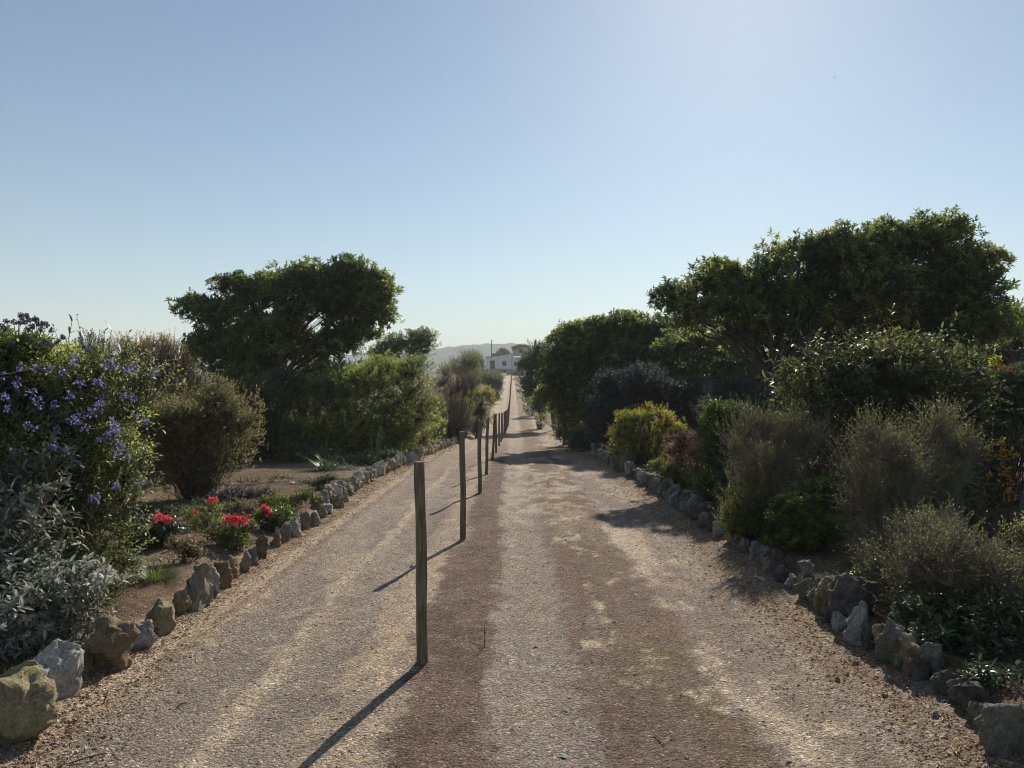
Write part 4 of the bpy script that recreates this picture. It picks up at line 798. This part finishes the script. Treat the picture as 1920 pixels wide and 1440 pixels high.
# ------------------------------------------------------------------ posts along the middle of the lane
mp, nt, b, out = newmat('post_wood'); v = texco(nt)
mpp = nt.nodes.new('ShaderNodeMapping'); mpp.inputs['Scale'].default_value = (1, 1, .06); nt.links.new(v, mpp.inputs[0])
g1 = noise_n(nt, mpp.outputs[0], 70, 6, .7); g2 = noise_n(nt, v, 5, 4, .6)
c = ramp(nt, [(.28, (.075,.058,.040)), (.5, (.175,.14,.10)), (.72, (.28,.235,.175))], g1)
c = mixc(nt, .7, c, ramp(nt, [(.35, (.6,.55,.5)), (.6, (1.05,1.1,.95))], g2), 'MULTIPLY')
nt.links.new(c, b.inputs['Base Color']); b.inputs['Roughness'].default_value = .85; b.inputs['Specular IOR Level'].default_value = .2; bump(nt, b, g1, .7, .004)
M['post'] = mp
def post_mesh(seed, h=1.32, r=.0325, sink=.12, rings=44, sides=28):
    rp = np.random.default_rng(seed); V = []; L_ = []; T_ = []
    ca = rp.uniform(4.2, 5.0)
    for k in range(rings):
        z = -sink+h*k/(rings-1); t = k/(rings-1)
        cx = .006*math.sin(t*3+seed)+.003*math.sin(t*9+seed*2); cy = .004*math.sin(t*4+seed)
        rr_ = r*(1.04-.05*t)*(1+.03*math.sin(t*13+seed)+.02*math.sin(t*29+seed))
        if k == rings-1: rr_ *= .93
        crack = ca+.5*math.sin(t*2.3+seed)*.5+.12*math.sin(t*11+seed)
        cw = .10; cdp = .35*max(0, math.sin(math.pi*min(1, max(0, (t-.25)/.85))))
        for s in range(sides):
            a = 2*math.pi*s/sides
            dlt = (a-crack+math.pi) % (2*math.pi)-math.pi
            rad = rr_*(1+.012*math.sin(a*5+t*4+seed)-cdp*math.exp(-(dlt/cw)**2))
            V.append((cx+math.cos(a)*rad, cy+math.sin(a)*rad, z))
    for k in range(rings-1):
        for s in range(sides):
            a = k*sides+s; b2 = k*sides+(s+1) % sides; L_ += [a, b2, b2+sides, a+sides]; T_.append(4)
    L_ += list(range((rings-1)*sides, rings*sides)); T_.append(sides)
    me_o = np_obj('fence_post', np.array(V), L_, T_, M['post'], smooth=True)
    try: me_o.data.set_sharp_from_angle(angle=math.radians(50))
    except Exception: pass
    return me_o
py_ = [4.61, 8.6, 12.8, 16.1, 20.3, 23.7, 28.2, 32.0, 34.6]
y = 37.6
while y < 168: py_.append(y); y += 3.1
protos = [post_mesh(1), post_mesh(5), post_mesh(9)]
names = {0:'nearest round wooden post, with a long drying crack down its side',1:'second wooden post counted from the camera',2:'third wooden post counted from the camera, slightly bowed',3:'fourth wooden post counted from the camera',4:'fifth wooden post from the camera, leaning to the right',5:'sixth wooden post from the camera, close beside the leaning fifth',6:'seventh wooden post from the camera'}
for i, yy in enumerate(py_):
    x = float(ip(PX, yy)); o = protos[i] if i < 3 else protos[i % 3].copy()
    if i >= 3: link(o)
    o.location = (x, yy, gz(x, yy)); o.rotation_euler = (random.uniform(-.02, .02), random.uniform(-.024, .024), random.uniform(0, 6.28) if i > 2 else 0)
    if i == 0: o.rotation_euler = (0, -.004, .0)
    if i == 4: o.rotation_euler = (0, .04, 0)
    tag(o, names.get(i, 'weathered wooden post, %s from the camera in the row down the lane' % ordn(i+1)), 'post', 'wooden posts dividing the lane')
# old square post on the right with its wire
d = 29.0; x = (1060-960)/F*d; zt = (720-748)/F*d; zb = gz(x, d)
t = thing('fence_post', 'thick square grey wooden post among the dark bushes right of the track', 'post', (x, d, zb))
bm = bmesh.new(); bmesh.ops.create_cube(bm, size=1)
for v_ in bm.verts: v_.co = Vector((v_.co.x*.2, v_.co.y*.18, (v_.co.z+.5)*(zt-zb+.1)-.1))
bmesh.ops.bevel(bm, geom=list(bm.edges), offset=.012, segments=2, affect='EDGES')
bm_obj('post', bm, woodmat('old_post', (.13,.115,.095), (.24,.215,.18)), t)
g = Geo()
for zz in (.12, .55):
    tubes(g, np.array([[[.1, 0, zt-zb-zz], [1.2, -.6, zt-zb-zz-.06], [2.6, -1.3, zt-zb-zz+.02]]]), .004, 4)
g.obj('wire', plain('wire', (.25,.25,.25), .5), t)

# ------------------------------------------------------------------ house at the top of the rise
def box(bm, x0, x1, y0, y1, z0, z1, slope=0):
    vs_ = [bm.verts.new(p) for p in [(x0,y0,z0),(x1,y0,z0),(x1,y1,z0),(x0,y1,z0),(x0,y0,z1),(x1,y0,z1+slope),(x1,y1,z1+slope),(x0,y1,z1)]]
    for f in ((0,1,2,3),(4,7,6,5),(0,4,5,1),(1,5,6,2),(2,6,7,3),(3,7,4,0)): bm.faces.new([vs_[k] for k in f])
    bmesh.ops.recalc_face_normals(bm, faces=bm.faces)
mw, nt, b, out = newmat('limewash'); v = texco(nt)
mpw = nt.nodes.new('ShaderNodeMapping'); mpw.inputs['Scale'].default_value = (1, 1, .35); nt.links.new(v, mpw.inputs[0])
n1 = noise_n(nt, mpw.outputs[0], 1.1, 6, .7); n2 = noise_n(nt, v, 6, 5, .7)
c = ramp(nt, [(.3, (.55,.52,.50)), (.48, (.76,.75,.74)), (.7, (.84,.83,.82))], n1)
c = mixc(nt, .5, c, ramp(nt, [(.3, (.75,.73,.7)), (.6, (1.05,1.05,1.05))], n2), 'MULTIPLY')
nt.links.new(c, b.inputs['Base Color']); b.inputs['Roughness'].default_value = .9; b.inputs['Specular IOR Level'].default_value = .1
DH = 190.0; s = DH/F
def hxp(px): return (px-960)*s
def hzp(py): return (720-py)*s
zg = hzp(695)-.6
hb = (hxp(935), DH, zg)
house = thing('farmhouse', 'small whitewashed farmhouse with sloping tiled roof at the end of the track', 'house', hb)
def hbox(name, mat, x0, x1, y0, y1, z0, z1, slope=0, parent=None):
    bm = bmesh.new(); p = parent or house
    box(bm, x0-hb[0], x1-hb[0], y0-hb[1], y1-hb[1], z0-hb[2], z1-hb[2], slope); return bm_obj(name, bm, mat, p)
door_m = plain('door_paint', (.035,.055,.065), .6); glass_m = plain('dark_pane', (.02,.028,.034), .25, .1)
tile_m = plain('roof_tile', (.24,.16,.115), .9, .3, 3); pale_m = plain('pale_trim', (.62,.60,.56), .8, .12)
x0, x1 = hxp(911.2), hxp(959.3); sl = hzp(663.5)-hzp(670.5)
# front wall built round its openings
dx0, dx1, dzt = hxp(918.6), hxp(927.8), hzp(676)
wx0, wx1, wz0, wz1 = hxp(941.5), hxp(949.5), hzp(686), hzp(677.5)
bm = bmesh.new()
def wall_piece(a, b_, z0, z1, top=False):
    za = hzp(670.5)+sl*(a-x0)/(x1-x0) if top else z1; zb_ = hzp(670.5)+sl*(b_-x0)/(x1-x0) if top else z1
    box(bm, a-hb[0], b_-hb[0], 0, .35, z0-hb[2], za-hb[2], zb_-za)
wall_piece(x0, dx0, zg, 0, True); wall_piece(dx0, dx1, dzt, 0, True); wall_piece(dx1, wx0, zg, 0, True)
wall_piece(wx0, wx1, zg, wz0); wall_piece(wx0, wx1, wz1, 0, True); wall_piece(wx1, x1, zg, 0, True)
box(bm, x0-hb[0], x0+.35-hb[0], .35, 7, zg-hb[2], hzp(670.5)-hb[2]); box(bm, x1-.35-hb[0], x1-hb[0], .35, 7, zg-hb[2], hzp(664)-hb[2])
bm_obj('wall', bm, mw, house)
dr = hbox('door', door_m, dx0+.02, dx1-.02, DH+.16, DH+.22, zg, dzt-.02)
hbox('door_frame', pale_m, dx0-.04, dx1+.04, DH-.03, DH+.0, dzt, dzt+.08, parent=dr)
wn_ = hbox('window', glass_m, wx0+.02, wx1-.02, DH+.2, DH+.24, wz0+.02, wz1-.02)
xm = (wx0+wx1)/2
for nm_ in [(xm-.03, xm+.03, wz0+.02, wz1-.02)]: hbox('frame', door_m, nm_[0], nm_[1], DH+.15, DH+.19, nm_[2], nm_[3], parent=wn_)
hbox('sill', pale_m, wx0-.06, wx1+.06, DH-.06, DH+.12, wz0-.07, wz0, parent=wn_)
# roof: sloping slab with barrel-tile edge
bm = bmesh.new(); box(bm, x0-.15-hb[0], x1-hb[0], -.2, 7, hzp(670.3)-hb[2]+.01, hzp(670.3)-hb[2]+.10, 0)
for v_ in bm.verts: v_.co.z += sl*(v_.co.x+hb[0]-x0)/(x1-x0)
rf = bm_obj('roof', bm, tile_m, house)
g = Geo(); nt_ = 22
for k in range(nt_):
    xx = x0+(x1-x0)*(k+.5)/nt_; zz = hzp(670.3)+.13+sl*(xx-x0)/(x1-x0)
    tubes(g, np.array([[[xx-hb[0], -.28, zz-hb[2]], [xx-hb[0], 1.2, zz-hb[2]], [xx-hb[0], 7, zz-hb[2]]]]), .085, 6)
g.obj('tiles', tile_m, rf)
g = Geo()
for k in range(nt_): 
    xx = x0+(x1-x0)*(k+.02)/nt_; zz = hzp(670.3)+.10+sl*(xx-x0)/(x1-x0); tubes(g, np.array([[[xx-hb[0], -.30, zz-hb[2]], [xx-hb[0], -.2, zz-hb[2]], [xx-hb[0], -.12, zz-hb[2]]]]), .055, 6)
g.obj('mortar_edge', pale_m, rf)
hbox('rear_wall', plain('old_render', (.20,.165,.14), .9), hxp(920.3), hxp(959.0), DH+7.05, DH+9, zg, hzp(660.5))
hbox('downpipe', plain('pipe', (.09,.09,.10), .6), hxp(959.4), hxp(960.4), DH-.12, DH-.02, zg, hzp(664))
hbox('chimney', pale_m, hxp(960.2), hxp(962.4), DH+.4, DH+1.0, hzp(675), hzp(660.6))
ax1 = hxp(984)
an = hbox('annex_wall', mw, hxp(960.6), ax1, DH+.05, DH+6.5, zg, hzp(671.5))
awx0, awx1 = hxp(964), hxp(969)
w2 = hbox('window', glass_m, awx0, awx1, DH+.02, DH+.045, hzp(686), hzp(678))
hbox('sill', pale_m, awx0-.06, awx1+.06, DH-.04, DH+.02, hzp(686)-.07, hzp(686)-.003, parent=w2)
g = Geo()
for k in range(12):
    xx = hxp(962)+k*.27; tubes(g, np.array([[[xx-hb[0], -.15, hzp(671)-hb[2]+.05], [xx-hb[0], 1, hzp(671)-hb[2]+.12], [xx-hb[0], 6.5, hzp(671)-hb[2]+.5]]]), .12, 6)
g.obj('annex_tiles', pale_m, house)
hbox('plinth', plain('plinth', (.22,.20,.18), .9), x0-.05, x1+.02, DH-.05, DH-.002, zg, hzp(691.5))
hbox('lamp', pale_m, hxp(945.4), hxp(946.8), DH-.14, DH-.01, hzp(675), hzp(673))
# grey gabled shed behind
sb = (hxp(975)*1.12, DH*1.12, zg)
shed = thing('shed', 'grey gabled outbuilding half hidden behind the farmhouse annex', 'shed', sb)
sc_ = DH*1.12/F; sx = lambda px: (px-960)*sc_-sb[0]; sz = lambda py: (720-py)*sc_-sb[2]
bm = bmesh.new()
prof = [(sx(962), 0), (sx(1000), 0), (sx(1000), sz(658)), (sx(986), sz(651.5)), (sx(962), sz(657))]
f0 = [bm.verts.new((a, 0, z)) for a, z in prof]; f1 = [bm.verts.new((a, 8, z)) for a, z in prof]
bm.faces.new(f0[::-1]); bm.faces.new(f1)
for k in range(5): bm.faces.new((f0[k], f0[(k+1) % 5], f1[(k+1) % 5], f1[k]))
bmesh.ops.recalc_face_normals(bm, faces=bm.faces)
bm_obj('wall', bm, plain('shed_grey', (.30,.29,.27), .9, .15, 1), shed)
bm = bmesh.new(); box(bm, sx(974), sx(978.5), -.04, -.004, sz(662), sz(656)); bm_obj('window', bm, glass_m, shed)
bm = bmesh.new()
for (a, za, b_, zb_) in ((sx(961), sz(656.9), sx(986), sz(651.2)), (sx(986), sz(651.2), sx(1001), sz(658.2))):
    vs_ = [bm.verts.new(p) for p in [(a,-.2,za+.01),(b_,-.2,zb_+.01),(b_,8.2,zb_+.01),(a,8.2,za+.01),(a,-.2,za+.14),(b_,-.2,zb_+.14),(b_,8.2,zb_+.14),(a,8.2,za+.14)]]
    for f in ((0,1,2,3),(4,7,6,5),(0,4,5,1),(1,5,6,2),(2,6,7,3),(3,7,4,0)): bm.faces.new([vs_[k] for k in f])
bmesh.ops.recalc_face_normals(bm, faces=bm.faces)
bm_obj('roof', bm, plain('shed_roof', (.36,.35,.33), .8, .15, 1), shed)
# utility pole and aerial
dp_ = 206.0; px_ = (921.5-960)/F*dp_; zb = gz(px_, dp_); zt = (720-637)/F*dp_
t = thing('utility_pole', 'thin dark utility pole with short crossarms rising behind the farmhouse', 'pole', (px_, dp_, zb)); g = Geo()
tubes(g, np.array([[[0, 0, 0], [0, 0, (zt-zb)/2], [0, 0, zt-zb]]]), np.array([[.15, .12, .09]]), 8); g.obj('pole', M['bark'], t)
for zz, w_ in ((.35, .75), (1.2, .5)):
    g = Geo(); tubes(g, np.array([[[-.1, 0, zt-zb-zz], [w_*.5, 0, zt-zb-zz+.02], [w_, 0, zt-zb-zz+.02]]]), .045, 5); g.obj('crossarm', M['bark'], t)
da = 225.0; xa = (989.5-960)/F*da; zb = gz(xa, da); zt = (720-633)/F*da
t = thing('aerial', 'thin television aerial mast sticking up above the trees right of the farmhouse', 'aerial', (xa, da, zb)); g = Geo()
tubes(g, np.array([[[0, 0, 0], [0, 0, (zt-zb)/2], [0, 0, zt-zb]]]), .05, 5); g.obj('mast', plain('metal', (.3,.3,.3), .5), t)
g = Geo()
for k in range(4): tubes(g, np.array([[[-.35, 0, zt-zb-.1-.32*k], [0, 0, zt-zb-.1-.32*k], [.35, 0, zt-zb-.1-.32*k]]]), .02, 4)
g.obj('antenna_rods', plain('metal2', (.3,.3,.3), .5), t)
plant('tree', 'dark round treetop showing above the farmhouse roof', 'tree', (942, 235), [(942,661,9,7),(948,663,7,6)], 500, 8, .5, .3, .13, 'far_leaf', kind='tree', r0=.2, nodes=20, fork=(942,672,235), seed=61)
plant('tree', 'dark flat-topped trees behind the grey outbuilding', 'tree', (972, 240), [(966,655,6,6),(975,653,8,5),(984,652,9,5)], 600, 8, .5, .3, .13, 'far_leaf', kind='tree', r0=.2, nodes=20, fork=(974,668,240), seed=62)
plant(S_, 'low dark bushes along the foot of the farmhouse wall', 'shrub', (935, 182), [(925,697,16,4),(945,698,14,4.5),(905,696,12,5),(963,698,12,5)], 900, 8, .3, .2, .09, 'far_leaf', 'bark', r0=.02, nodes=40, seed=63, tint0=.25, ragg=.3)
plant(S_, 'green bush at the top of the track in front of the farmhouse annex', 'shrub', (968, 172), [(967,702,9,5),(975,698,9,6),(955,702,6,3.5)], 500, 8, .3, .2, .09, 'far_leaf', 'bark', r0=.02, nodes=30, seed=64)
plant(S_, 'rough scrub on the slope left of the top of the track', 'shrub', (925, 140), [(920,702,22,5),(900,706,20,6),(935,707,9,4)], 900, 8, .3, .18, .08, 'far_leaf', 'bark', r0=.02, nodes=40, seed=65, tint0=.6)

plant(S_, 'shaded undergrowth bush below the arching large-leaved shrub', 'shrub', (1570, 11.5), [(1540,800,70,50),(1620,810,80,56),(1480,800,50,40,.5),(1700,830,80,50),(1800,830,60,50)], 2600, 8, .12, .045, .02, 'tree_leaf2', 'bark', r0=.01, nodes=100, seed=90, tint0=.3)
# background scrub seen through gaps on both sides
for k, (px, d, w, h, lab) in enumerate([(250,34,160,44,'far scrub mass left of the large left tree'),(560,40,150,40,'far scrub seen under the crown of the large left tree'),(1400,34,170,40,'far scrub seen between the trunks of the right trees'),(1680,26,170,52,'dark scrub behind the arching large-leaved shrub'),(40,26,180,46,'scrub beyond the violet shrub at the far left'),(1880,24,120,60,'scrub at the far right behind the orange flowered bush')]):
    plant(S_, lab, 'shrub', (px, d), [(px-w*.5,725,w*.5,h),(px,722,w*.5,h*1.15),(px+w*.5,728,w*.5,h),(px-w*.4,785,w*.5,42),(px+w*.4,785,w*.5,42)], 2600, 8, .25, .11, .05, 'far_leaf', 'bark', r0=.03, nodes=60, seed=70+k)

# ------------------------------------------------------------------ litter and gravel
r = np.random.default_rng(99); N_ = 34000
yy = 2.3*np.exp(r.random(N_)*math.log(28/2.3)); side = r.random(N_)
wl, wr = ip(LW, yy), ip(RW, yy)
q = r.random(N_)
xx = np.where(side < .26, wl+.05+np.abs(r.normal(size=N_))*.20, np.where(side < .44, wr-.05-np.abs(r.normal(size=N_))*.30, np.where(side < .76, wl-.1-q*2.4, np.where(side < .97, wr+.1+q*2.2, -2.4+q*4.6))))
zz = ground_z(xx, yy)+.004; g = Geo()
leaves(g, np.stack([xx, yy, zz], 1), np.stack([r.normal(size=N_), r.normal(size=N_), r.normal(size=N_)*.18], 1), np.stack([r.normal(size=N_)*.35, r.normal(size=N_)*.35, np.ones(N_)], 1), r.uniform(.010, .038, N_)*(.8+.03*yy), r.uniform(.006, .016, N_)*(.8+.03*yy), r.random(N_)**.9, fold=.3)
tag(g.obj('leaf_litter', M['litter_leaf']), 'scattered dead leaves along the kerbs and beds', 'leaves', kind='stuff')
N_ = 9500
yy = 2.3*np.exp(r.random(N_)*math.log(16/2.3)); xx = r.uniform(-2.4, 2.2, N_); zz = ground_z(xx, yy)
sz_ = .0022+.0035*r.random(N_)**4*2.2+.0006*yy*.5
oc = np.array([[1,0,0],[0,1,0],[-1,0,0],[0,-1,0],[0,0,.7],[0,0,-.7]], float)
fc = np.array([[0,1,4],[1,2,4],[2,3,4],[3,0,4],[1,0,5],[2,1,5],[3,2,5],[0,3,5]])
V = np.stack([xx, yy, zz], 1)[:, None, :]+oc[None]*sz_[:, None, None]*(1+r.uniform(-.35, .5, (N_, 6, 1)))*np.array([1.25, 1, .8])
g = Geo(); g.add(V, (np.arange(N_)[:, None]*6+fc.ravel()[None]), np.full(N_*8, 3), np.repeat(r.random(N_), 6))
mgv = leafmat('gravel', [(.20,.165,.14),(.32,.27,.23),(.46,.41,.35),(.68,.64,.58)], .001, .9, .2, 1)
tag(g.obj('gravel', mgv), 'loose gravel grains scattered over the track', 'gravel', kind='stuff')
for k, (a, b_, lab) in enumerate([((330,1330),(350,1322),'short dark stick lying on the left track'),((130,1440),(200,1418),'dark stick at the bottom left of the left track'),((8,1385),(40,1352),'bundle of dry straw at the foot of the lichened boulder'),((196,1320),(205,1298),'curved dry straw below the pale white boulder'),((1225,1380),(1245,1400),'pale straw on the right track near the bottom edge')]):
    (d1, x1_), (d2, x2_) = hit(*a), hit(*b_); p1 = np.array([x1_, d1, gz(x1_, d1)+.006]); p2 = np.array([x2_, d2, gz(x2_, d2)+.008])
    g = Geo(); tubes(g, bez(p1-p1, (p2-p1)/2+np.array([.01, .01, .012]), p2-p1, 6), .0035 if k != 2 else .002, 5)
    if k == 2: tubes(g, bez(np.zeros(3)+[.02, 0, 0], (p2-p1)/2+np.array([.03, .0, .02]), p2-p1+[.03, .02, 0], 6), .002, 4)
    o = g.obj('stick' if k < 2 else 'straw', M['twig_brown' if k < 2 else 'twig_grey'], loc=p1); tag(o, lab, 'stick' if k < 2 else 'straw')
# two distant birds
for k, (px, py) in enumerate([(824,146),(1565,145)]):
    o = W3(px, py, 90); t = thing('bird', ['tiny dark bird in the sky left of centre','tiny dark bird in the sky at the upper right'][k], 'bird', o)
    g = Geo(); tubes(g, np.array([[[-.10, 0, 0], [-.04, 0, .01], [.05, 0, .01], [.11, 0, 0]]]), np.array([[.005, .03, .03, .005]]), 8)
    leaves(g, np.array([[0, 0, .02], [0, 0, .02]]), np.array([[-.1, -1, .35], [-.1, 1, .35]]), np.array([[0, 0, 1.], [0, 0, 1.]]), .2, .07, np.zeros(2), True)
    g.obj('body', M['bark'], t)

# ------------------------------------------------------------------ haze
bm = bmesh.new(); box(bm, -2500, 2500, -60, 2950, -32, 112)
mhz = bpy.data.materials.new('haze'); mhz.use_nodes = True; nt = mhz.node_tree
nt.nodes.remove(nt.nodes['Principled BSDF']); pv = nt.nodes.new('ShaderNodeVolumePrincipled')
pv.inputs['Color'].default_value = (.91, .95, .97, 1); pv.inputs['Density'].default_value = .0006; pv.inputs['Anisotropy'].default_value = .0
nt.links.new(pv.outputs[0], nt.nodes['Material Output'].inputs['Volume'])
tag(bm_obj('haze', bm, mhz), 'pale haze in the air over the valley and hills', 'haze', kind='stuff')
